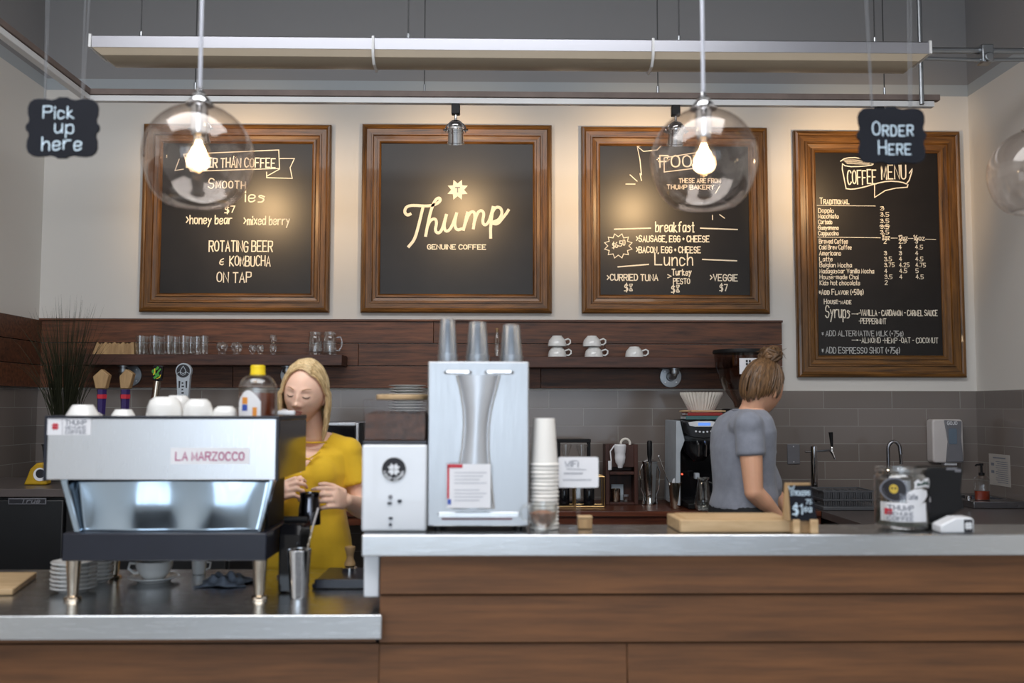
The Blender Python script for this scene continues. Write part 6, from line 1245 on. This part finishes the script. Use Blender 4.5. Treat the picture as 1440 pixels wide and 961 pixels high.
MB().lathe([(0, Hs+.0165), (.016, Hs+.0165), (.016, Hs+.03), (.006, Hs+.033), (.006, Hp-.012), (.011, Hp-.011), (.011, Hp), (0, Hp)], 18).tube([(0, 0, Hp-.006), (-.03, -.005, Hp-.007), (-.036, -.006, Hp-.014)], .005, 8).build('pump', 'black', t)

# ------------------------------------------------------------------ people
class Head:
    def __init__(s, c, f, up, k=1.0):
        f = Vector(f).normalized(); up = Vector(up); u = (up-f*up.dot(f)).normalized(); sd = f.cross(u)
        s.m = Matrix(((sd.x, f.x, u.x, c[0]), (sd.y, f.y, u.y, c[1]), (sd.z, f.z, u.z, c[2]), (0, 0, 0, 1))); s.k = k
        s.n, s.r = 110, 84; s.L = []
        for i in range(s.r+1):
            th = PI*i/s.r
            for j in range(s.n):
                ph = 2*PI*j/s.n; s.L.append(s.pt(Vector((math.sin(th)*math.cos(ph), math.sin(th)*math.sin(ph), math.cos(th)))))
    def pt(s, d):
        x, y, z = .0745*d.x, .094*d.y, .113*d.z; t = max(0, -d.z)
        x *= 1-.34*t**1.6
        y = y*(1-.50*t**1.2) if d.y < 0 else y*(1-.02*t)
        if d.y > 0: y -= .010*(1-abs(d.z))*0
        y += .012*t**1.5
        w_ = max(0, d.y)**.6
        if w_ > 0:
            g = lambda cx, cz, sx, sz: math.exp(-((abs(x)-cx)/sx)**2-((z-cz)/sz)**2)
            e = .0
            e += .012*math.exp(-(x/.0085)**2)*math.exp(-((z+.008)/.020)**2)      # bridge
            e += .021*math.exp(-(x/.0105)**2)*math.exp(-((z+.030)/.0105)**2)     # tip
            e += .008*g(.0115, -.034, .006, .007)                                 # nostril wings
            e -= .0062*g(.030, .006, .015, .010); e += .0065*g(.030, .003, .011, .0065)   # sockets and lids
            e += .004*g(.026, .024, .018, .007)                                   # brow
            e += .004*g(.040, -.022, .017, .017)                                  # cheeks
            e += .0062*math.exp(-(x/.017)**2)*math.exp(-((z+.0565)/.0045)**2)     # upper lip
            e += .0066*math.exp(-(x/.014)**2)*math.exp(-((z+.0665)/.0050)**2)     # lower lip
            e -= .0035*math.exp(-(x/.02)**2)*math.exp(-((z+.0612)/.0022)**2)
            e -= .004*math.exp(-(x/.02)**2)*math.exp(-((z+.078)/.006)**2); e += .008*math.exp(-(x/.018)**2)*math.exp(-((z+.094)/.012)**2)
            y += e*w_
        return Vector((x, y, z))*s.k
    def world(s, p): return s.m @ Vector(p)
    def front(s, x, z, off=0):
        b = min((p for p in s.L if p.y > 0), key=lambda p: (p.x-x*s.k)**2+(p.z-z*s.k)**2); return s.world((x*s.k, b.y+off, z*s.k))
    def add(s, mb):
        n, r = s.n, s.r
        mb._add([s.world(p) for p in s.L], [(i*n+j, (i+1)*n+j, (i+1)*n+(j+1) % n, i*n+(j+1) % n) for i in range(r) for j in range(n)])
        R = s.m.to_3x3()
        for sx in (-1, 1):                                                        # ears
            q = s.world(Vector((sx*.0735, -.012, -.012))*s.k); mb.ell(q, .007*s.k, .017*s.k, .030*s.k, 14, 10, R @ Matrix.Rotation(.25, 3, 'X'))
            mb.ell(s.world(Vector((sx*.071, -.006, -.034))*s.k), .006*s.k, .009*s.k, .011*s.k, 10, 8, R)
def hand(mb, wr, d, pn, lat, curl, spread=.0, thumb=(.5, .6), k=1.0):
    """wrist, pointing direction, palm normal, lateral direction towards the thumb, curl of the three joints"""
    d = Vector(d).normalized(); lat = Vector(lat); lat = (lat-d*lat.dot(d)).normalized(); pn = d.cross(lat) if d.cross(lat).dot(Vector(pn)) > 0 else lat.cross(d)
    wr = Vector(wr); R = Matrix((lat, d, pn)).transposed()
    mb.ell(wr+d*.046*k, .038*k, .052*k, .0135*k, 18, 12, R); mb.ell(wr+d*.068*k, .038*k, .024*k, .0125*k, 16, 10, R); mb.ell(wr, .026*k, .03*k, .019*k, 14, 10, R)
    for i, (o, ln) in enumerate(((.029, .98), (.0095, 1.06), (-.0095, 1.0), (-.028, .80))):
        p = wr+d*(.080-.004*abs(i-1.2))*k+lat*o*k; a = 0; pts = [p-d*.012*k, p]; dd = d
        for q, (l_, c_) in enumerate(zip((.044, .027, .022), curl)):
            a += c_*(1+.06*i); dd = d*math.cos(a)+pn*math.sin(a)+lat*(spread*(1.5-i)); p = p+dd.normalized()*l_*ln*k; pts.append(p)
        mb.limb(pts, [.0098*k, .0098*k, .0088*k, .0080*k, .0066*k], 10)
    p = wr+d*.022*k+lat*.026*k; q = p+(d*.35+lat*.75*thumb[0]+pn*.6*thumb[1]).normalized()*.042*k; r = q+(d*.8+lat*.15+pn*.5*thumb[1]).normalized()*.032*k; e = r+(d*.95-lat*.1+pn*.35*thumb[1]).normalized()*.024*k
    mb.limb([p-lat*.010*k, p, q, r, e], [.014*k, .0145*k, .0115*k, .0098*k, .0075*k], 10)
def rel(mb, o): return mb.shift(-o)

# --- woman in yellow, facing us behind the espresso machine
PY0 = 3.66; base = at(432, 640, PY0)
t = thing('person', 'woman with blond hair in a yellow V-neck shirt steaming milk behind the espresso machine', 'person', (base.x, PY0, 0)); O = Vector(t.location)
hc = at(429, 551.5, 3.56); HD = Head(hc, (-.10, -1, -.20), (.10, -.18, 1), 1.0)
ck = at(437, 612, 3.63)
shz = at(440, 622, PY0).z; shR = at(489, 636, PY0); shL = at(386, 637, PY0)
elR = at(509, 716, 3.66); wrR = at(487, 704, 3.40); elL = at(372, 716, 3.66); wrL = at(390, 704, 3.50)
bx = base.x
tor = [(bx+.005, PY0, .02, .05, .05)]
def torso(g=0):
    return [(bx, PY0+.01, .86, .165+g, .115+g), (bx, PY0+.01, .95, .155+g, .108+g), (bx, PY0+.005, 1.05, .135+g, .098+g), (bx, PY0, 1.13, .138+g, .105+g), (bx, PY0, 1.20, .150+g, .112+g), (bx, PY0+.005, 1.27, .155+g, .095+g), (bx, PY0+.012, shz-.015, .135+g, .068+g), (bx+.003, PY0+.018, shz+.018, .075+g*.6, .052+g*.4)]
b = MB(); b.loft(torso()); HD.add(b)
b.limb([(bx+.004, PY0+.03, shz-.03), tuple(ck), tuple(HD.world((0, -.025, -.06)))], [.060, .052, .052], 18)
b.limb([(bx+.07, PY0+.012, shz-.012), tuple(shR), tuple(shR.lerp(elR, .5)), tuple(elR)], [.05, .050, .042, .037], 16); b.limb([tuple(elR), tuple(elR.lerp(wrR, .35)), tuple(wrR)], [.037, .036, .023], 16)
b.limb([(bx-.07, PY0+.012, shz-.012), tuple(shL), tuple(shL.lerp(elL, .5)), tuple(elL)], [.05, .050, .042, .037], 16); b.limb([tuple(elL), tuple(elL.lerp(wrL, .35)), tuple(wrL)], [.037, .036, .023], 16)
JG = at(434, 716, 3.27)                                       # the jug she holds
hdR = at(461, 697, 3.27); hdL = at(404, 688, 3.43)
hand(b, wrR, hdR-wrR, (-.8, .3, -.3), (-.25, -.2, 1), (.55, .75, .55), .04, (.5, .8))
hand(b, wrL, hdL-wrL+Vector((0, 0, .01)), (.6, .5, -.6), (.3, -.2, 1), (.7, .9, .7), .04, (.5, .9))
for sx in (-1, 1): b.limb([(bx+sx*.085, PY0+.01, .86), (bx+sx*.085, PY0, .48), (bx+sx*.085, PY0+.02, .09)], [.085, .058, .042], 16); b.ell((bx+sx*.085, PY0-.05, .04), .042, .11, .04)
rel(b, O); fuse(b, 'body', 'skin', .0036, 3, t)
zV = at(432, 664, PY0-.1).z; zT = at(473, 604, PY0).z
def vneck(c):
    x, y, z = c.x+O.x-bx, c.y+O.y-PY0, c.z
    if z > shz+.012 and abs(x) < .085: return True
    if y < .02 and z > zV and abs(x) < .104*((z-zV)/(zT-zV))**.85: return True
    return False
s = MB(); s.loft(torso(.009)); s.loft([(bx, PY0+.01, .80, .172, .122), (bx, PY0+.01, .90, .168, .118), (bx, PY0+.01, 1.0, .152, .108)])
for sh_, el_, sx in ((shR, elR, 1), (shL, elL, -1)):
    e_ = sh_.lerp(el_, .56); s.limb([(bx+sx*.07, PY0+.012, shz-.016), tuple(sh_), tuple(sh_.lerp(e_, .6))], [.054, .054, .053], 18); s.tube([tuple(sh_.lerp(e_, .5)), tuple(e_)], [.053, .056], 18)
for sx in (-1, 1): s.ell((bx+sx*.062, PY0-.072, 1.20), .064, .050, .075, 18, 12)
rel(s, O); sh_o = fuse(s, 'shirt', 'mustard', .005, 9, t, vneck); md = sh_o.modifiers.new('s', 'SOLIDIFY'); md.thickness = .003; md.offset = 1
c_ = MB()                                                     # the cross straps over the neckline
def chest(px, py, off=.128): return at(px, py, PY0-off)-O
c_.tube([chest(424, 622, .085), chest(440, 623, .092), chest(460, 622, .080)], .0032, 8); c_.tube([chest(427, 648, .118), chest(437, 644, .122), chest(450, 636, .112)], .0028, 8); c_.tube([chest(424, 641, .116), chest(433, 646, .124), chest(438, 648, .124)], .0028, 8)
c_.build('neck_straps', 'mustard', t)
p_ = MB()
p_.loft([(bx, PY0+.01, .93, .166, .116), (bx, PY0+.01, .84, .178, .126), (bx, PY0+.01, .78, .178, .120)])
for sx in (-1, 1): p_.limb([(bx+sx*.085, PY0+.01, .82), (bx+sx*.085, PY0, .48), (bx+sx*.085, PY0+.02, .13)], [.094, .066, .054], 16)
rel(p_, O); fuse(p_, 'trousers', 'pants', .008, 3, t)
lp_ = MB()
for z, w__, r_ in ((-.0575, .018, .0030), (-.0665, .016, .0036)):
    lp_.tube([HD.front(x*w__/.018, z+(.0015 if abs(x) < .012 and z > -.06 else 0)+(.003*(abs(x)/.018)**2 if z < -.06 else 0), -.0012) for x in [-.018+.036*i/10 for i in range(11)]], [.0010]+[r_*(1-(abs(i-5)/6.0)**2*.6) for i in range(1, 10)]+[.0010], 8)
rel(lp_, O).build('lips', 'lips', t)
br = MB(); ls_ = MB()
for sx in (-1, 1):
    br.tube([HD.front(sx*(.014+.030*i/8), .023+.006*math.sin(PI*(i/8)*.75), .0010) for i in range(9)], [.001, .0016, .0018, .0018, .0017, .0015, .0012, .001, .0006], 6)
    ls_.tube([HD.front(sx*(.017+.026*i/8), .0015-.0055*math.sin(PI*i/8), .0008) for i in range(9)], [.0010, .0015, .0018, .0020, .0020, .0020, .0018, .0015, .001], 6)
rel(br, O).build('eyebrows', 'brow', t); rel(ls_, O).build('eyelashes', 'lash', t)
# hair: locks that leave the parting, run over the skull and fall to the shoulders
hr = MB(); rg = random.Random(11)
def scalp(a, e, o): d = Vector((math.sin(a)*math.cos(e), math.cos(a)*math.cos(e), math.sin(e))); return Vector((.0775*d.x, .098*d.y, .116*d.z))*(1+o)+Vector((0, -.004, .002))
hr_cap = MB(); 
for i in range(300):
    v = rg.random(); side = -1 if i % 2 else 1                # local x: + is the person's right (image left)
    py_ = .066-.16*v                                          # along the parting, front to back
    px0 = -.030
    st = Vector((px0, py_, 0)); st.z = .115*math.sqrt(max(.02, 1-(st.x/.078)**2-(py_/.100)**2))
    a_end = rg.uniform(1.12, 1.7) if v < .4 else rg.uniform(1.3, 3.0)
    if side > 0 and v < .25: a_end -= .20
    if side < 0: a_end = max(a_end, 1.42); o *= .6
    o = rg.uniform(.0, .09)
    e1 = Vector((side*math.sin(a_end)*.079*(1.08+o), math.cos(a_end)*.1*(1.0+o), -.005))
    drop = (.165 if side > 0 else .15)*rg.uniform(.86, 1.1)
    pts = []
    for q in range(9):
        u = q/8; p = st.lerp(e1, u); rad = Vector((p.x/.0775, p.y/.098, p.z/.116)).length
        lim = math.sqrt(max(.05, (1.02+o*.6)**2-(p.y/.098)**2)); r2 = math.hypot(p.x/.0775, p.z/.116); k_ = lim/max(.2, r2); p = Vector((p.x*k_, p.y, p.z*k_)) if r2 < lim else p; pts.append(HD.world(p))
    last = pts[-1]
    for q in range(1, 7):
        u = q/6; inw = HD.world((0, -.03, -.12)); w_ = last+Vector((0, .012*u, -drop*u)); w_ = w_.lerp(Vector((inw.x, inw.y, w_.z)), .20*u*u); pts.append(w_+Vector((rg.uniform(-.003, .003), rg.uniform(-.003, .003), 0)))
    w0 = rg.uniform(.0035, .0068)
    hr.tube(pts, [w0*.5]+[w0]*10+[w0*.9, w0*.7, w0*.4, w0*.12], 7, flat=.55)
hr.ell(HD.world((0, -.020, .012)), .077, .086, .111, 28, 20, HD.m.to_3x3())
rel(hr, O).build('hair', 'blond', t, smooth=60)
rgm = MB()
for p0, ax in ((hdR+Vector((-.004, -.012, -.024)), 'X'), (hdL+Vector((.0, -.010, -.024)), 'X')):
    pass
# the jug in her hands
JB = at(435, 738, 3.27); H = at(435, 693, 3.27).z-JB.z; r = 15*3.27/FPX
jt = thing('milk_jug', 'dark steel milk jug held by the woman in yellow', 'jug', JB)
MB().lathe([(0, 0), (r*1.0, 0), (r*1.04, .006), (r*1.0, H*.5), (r*.86, H*.8), (r*.92, H), (r*.88, H), (r*.82, H*.8), (r*.95, H*.5), (r*.97, .01), (0, .006)], 32).build('jug_body', 'jugsteel', jt)
MB().tube([(0, r*.85, H*.86), (0, r*1.4, H*.84), (0, r*1.55, H*.5), (0, r*1.3, H*.18), (0, r*.98, H*.16)], .005, 8).build('handle', 'jugsteel', jt)
MB().prism([(-.012, 0), (.012, 0), (0, -.02)], H-.012, H-.001, 'z').shift((0, -r*.88, 0)).build('spout', 'jugsteel', jt)

# --- woman in grey with a bun, seen from behind, turned to the right
QY = 4.10; bq = at(1042, 640, QY)
t = thing('person', 'woman in grey T-shirt with hair in a bun, turned away from the bar', 'person', (bq.x, QY, 0)); O = Vector(t.location)
hc = at(1073, 545, QY); HD = Head(hc, (.80, .60, -.22), (.12, -.05, 1), 1.0)
f2 = Vector((.93, .36, 0)).normalized(); ro = math.atan2(f2.y, f2.x)-PI/2     # loft ry axis = facing
def Q(px, py, Y=QY): return at(px, py, Y)
shn = Q(1053, 598, QY-.145); eln = Q(1060, 692, QY-.17); wrn = Q(1094, 727, QY-.12)
shf = Q(1066, 600, QY+.15); elf = Q(1084, 690, QY+.17); wrf = Q(1108, 722, QY+.05)
def R_(px, py, rx, ry): c = Q(px, py); return (c.x, c.y, c.z, rx, ry, ro)
def torso2(g=0): return [R_(1047, 742, .165+g, .118+g), R_(1045, 716, .152+g, .112+g), R_(1046, 690, .130+g, .098+g), R_(1045, 660, .135+g, .100+g), R_(1044, 630, .148+g, .100+g), R_(1045, 606, .160+g, .090+g), R_(1047, 588, .140+g, .066+g), R_(1052, 577, .075+g*.6, .055+g*.5)]
b = MB(); b.loft(torso2()[::-1] if False else torso2()); HD.add(b)
b.limb([tuple(Q(1051, 592)), tuple(Q(1058, 575)), tuple(HD.world((0, -.03, -.05)))], [.058, .050, .052], 18)
b.limb([tuple(Q(1050, 594, QY-.06)), tuple(shn), tuple(shn.lerp(eln, .5)), tuple(eln)], [.05, .054, .046, .038], 16); b.limb([tuple(eln), tuple(eln.lerp(wrn, .4)), tuple(wrn)], [.039, .038, .025], 16)
b.limb([tuple(Q(1054, 594, QY+.06)), tuple(shf), tuple(shf.lerp(elf, .5)), tuple(elf)], [.05, .052, .044, .037], 16); b.limb([tuple(elf), tuple(elf.lerp(wrf, .4)), tuple(wrf)], [.037, .037, .024], 16)
hand(b, wrn, (.85, .1, -.5), (.2, .6, -.7), (.1, .8, .3), (.35, .45, .35), .03, (.5, .6)); hand(b, wrf, (.9, -.2, -.35), (.1, -.6, -.7), (.1, -.8, .3), (.35, .45, .35), .03, (.5, .6))
for sx in (-1, 1):
    hx = Vector((bq.x, QY, 0))+Vector((-f2.y, f2.x, 0))*sx*.085
    b.limb([(hx.x, hx.y, .92), (hx.x, hx.y, .50), (hx.x-.02, hx.y, .09)], [.09, .06, .043], 16); b.ell((hx.x+.05, hx.y, .04), .11, .042, .04)
rel(b, O); fuse(b, 'body', 'skin2', .0040, 3, t)
s = MB(); s.loft(torso2(.010)[1:]); s.loft([R_(1048, 700, .150, .115), R_(1046, 680, .142, .108), R_(1045, 655, .144, .108)])
for a, sh_, el_ in ((Q(1050, 594, QY-.06), shn, eln), (Q(1054, 594, QY+.06), shf, elf)):
    e_ = sh_.lerp(el_, .46); s.limb([tuple(a), tuple(sh_), tuple(sh_.lerp(e_, .6))], [.055, .057, .055], 18); s.tube([tuple(sh_.lerp(e_, .5)), tuple(e_)], [.055, .057], 18)
s.tube([tuple(Q(1060, 668, QY)), tuple(Q(1074, 690, QY+.02)), tuple(Q(1080, 703, QY+.02))], [.10, .085, .06], 18)
s.ell(shn.lerp(Q(1047, 600, QY), .42), .075, .075, .055)
rel(s, O); zneck = Q(1052, 574).z
sh_o = fuse(s, 'shirt', 'greytee', .0055, 26, t, lambda c: c.z > zneck-.004); md = sh_o.modifiers.new('s', 'SOLIDIFY'); md.thickness = .003; md.offset = 1
cn = Q(1053, 578); nb = MB().tube([(cn.x+.066*math.cos(a*PI/16), QY+.060*math.sin(a*PI/16), cn.z-.003*math.cos(a*PI/16)) for a in range(32)], .005, 8, closed=True); rel(nb, O).build('neckband', 'greytee', t)
p_ = MB(); p_.loft([R_(1045, 708, .162, .120), R_(1047, 735, .176, .130), R_(1047, 760, .178, .128)])
for sx in (-1, 1):
    hx = Vector((bq.x, QY, 0))+Vector((-f2.y, f2.x, 0))*sx*.085; p_.limb([(hx.x, hx.y, .88), (hx.x, hx.y, .50), (hx.x-.02, hx.y, .13)], [.10, .07, .056], 16)
rel(p_, O); fuse(p_, 'trousers', 'pants', .008, 3, t)
hr = MB(); rg = random.Random(4); bun = at(1083, 500, QY+.0); bl = HD.m.inverted() @ bun
hr.ell(HD.world((0, -.016, .028)), .077, .088, .094, 28, 20, HD.m.to_3x3())
for i in range(260):                                          # locks swept up from the hairline to the bun
    a = rg.uniform(-2.55, 2.55)+PI; fr_ = abs(abs(a-PI))      # a = PI is the nape
    zl = -.054+.026*min(1, fr_/1.2)+(.075 if fr_ > 1.75 else 0)+rg.uniform(-.016, .008)
    st = Vector((math.sin(a)*.0765, math.cos(a)*.093, 0)); sq = math.sqrt(max(.1, 1-(zl/.125)**2)); st = Vector((st.x*sq, st.y*sq*(.80 if zl < -.03 and math.cos(a) < 0 else 1), zl))
    pts = []; o = rg.uniform(.04, .12); tgt = bl+Vector((rg.uniform(-.014, .014), rg.uniform(-.014, .014), -.026))
    for q in range(11):
        u = q/10; p = st.lerp(tgt, u); rad = Vector((p.x/.0765, (p.y+.008)/.096, p.z/.115)).length
        oo = o*.8*min(1, u*4)
        if rad < 1.005+oo: k_ = (1.005+oo)/max(.3, rad); p = Vector((p.x*k_, (p.y+.008)*k_-.008, p.z*k_))
        pts.append(HD.world(p))
    w0 = rg.uniform(.003, .006); hr.tube(pts, [w0*.15, w0*.7]+[w0]*7+[w0*.8, w0*.5], 6, flat=.6)
for i in range(24):                                           # the twisted bun
    ax = Matrix.Rotation(rg.uniform(-.7, .7), 3, 'X') @ Matrix.Rotation(rg.uniform(-.7, .7), 3, 'Y'); R1 = rg.uniform(.020, .044); ph = rg.uniform(0, 6)
    hr.tube([bun+ax @ Vector((R1*math.cos(q*.33+ph), R1*math.sin(q*.33+ph), -.016+.034*q/18+rg.uniform(-.002, .002))) for q in range(19)], [.003]+[.0085]*17+[.003], 7)
hr.ell(bun, .040, .036, .032)
for i in range(22):                                           # loose wisps
    a = rg.uniform(0, 2*PI); p0 = bun+Vector((.02*math.cos(a), .02*math.sin(a), .005)); L3 = rg.uniform(.03, .07)
    hr.tube([p0, p0+Vector((math.cos(a)*L3*.6, math.sin(a)*L3*.5, .012)), p0+Vector((math.cos(a)*L3, math.sin(a)*L3*.8, rg.uniform(-.03, .03)))], [.0016, .0012, .0004], 5)
rel(hr, O).build('hair', 'brown', t, smooth=60)
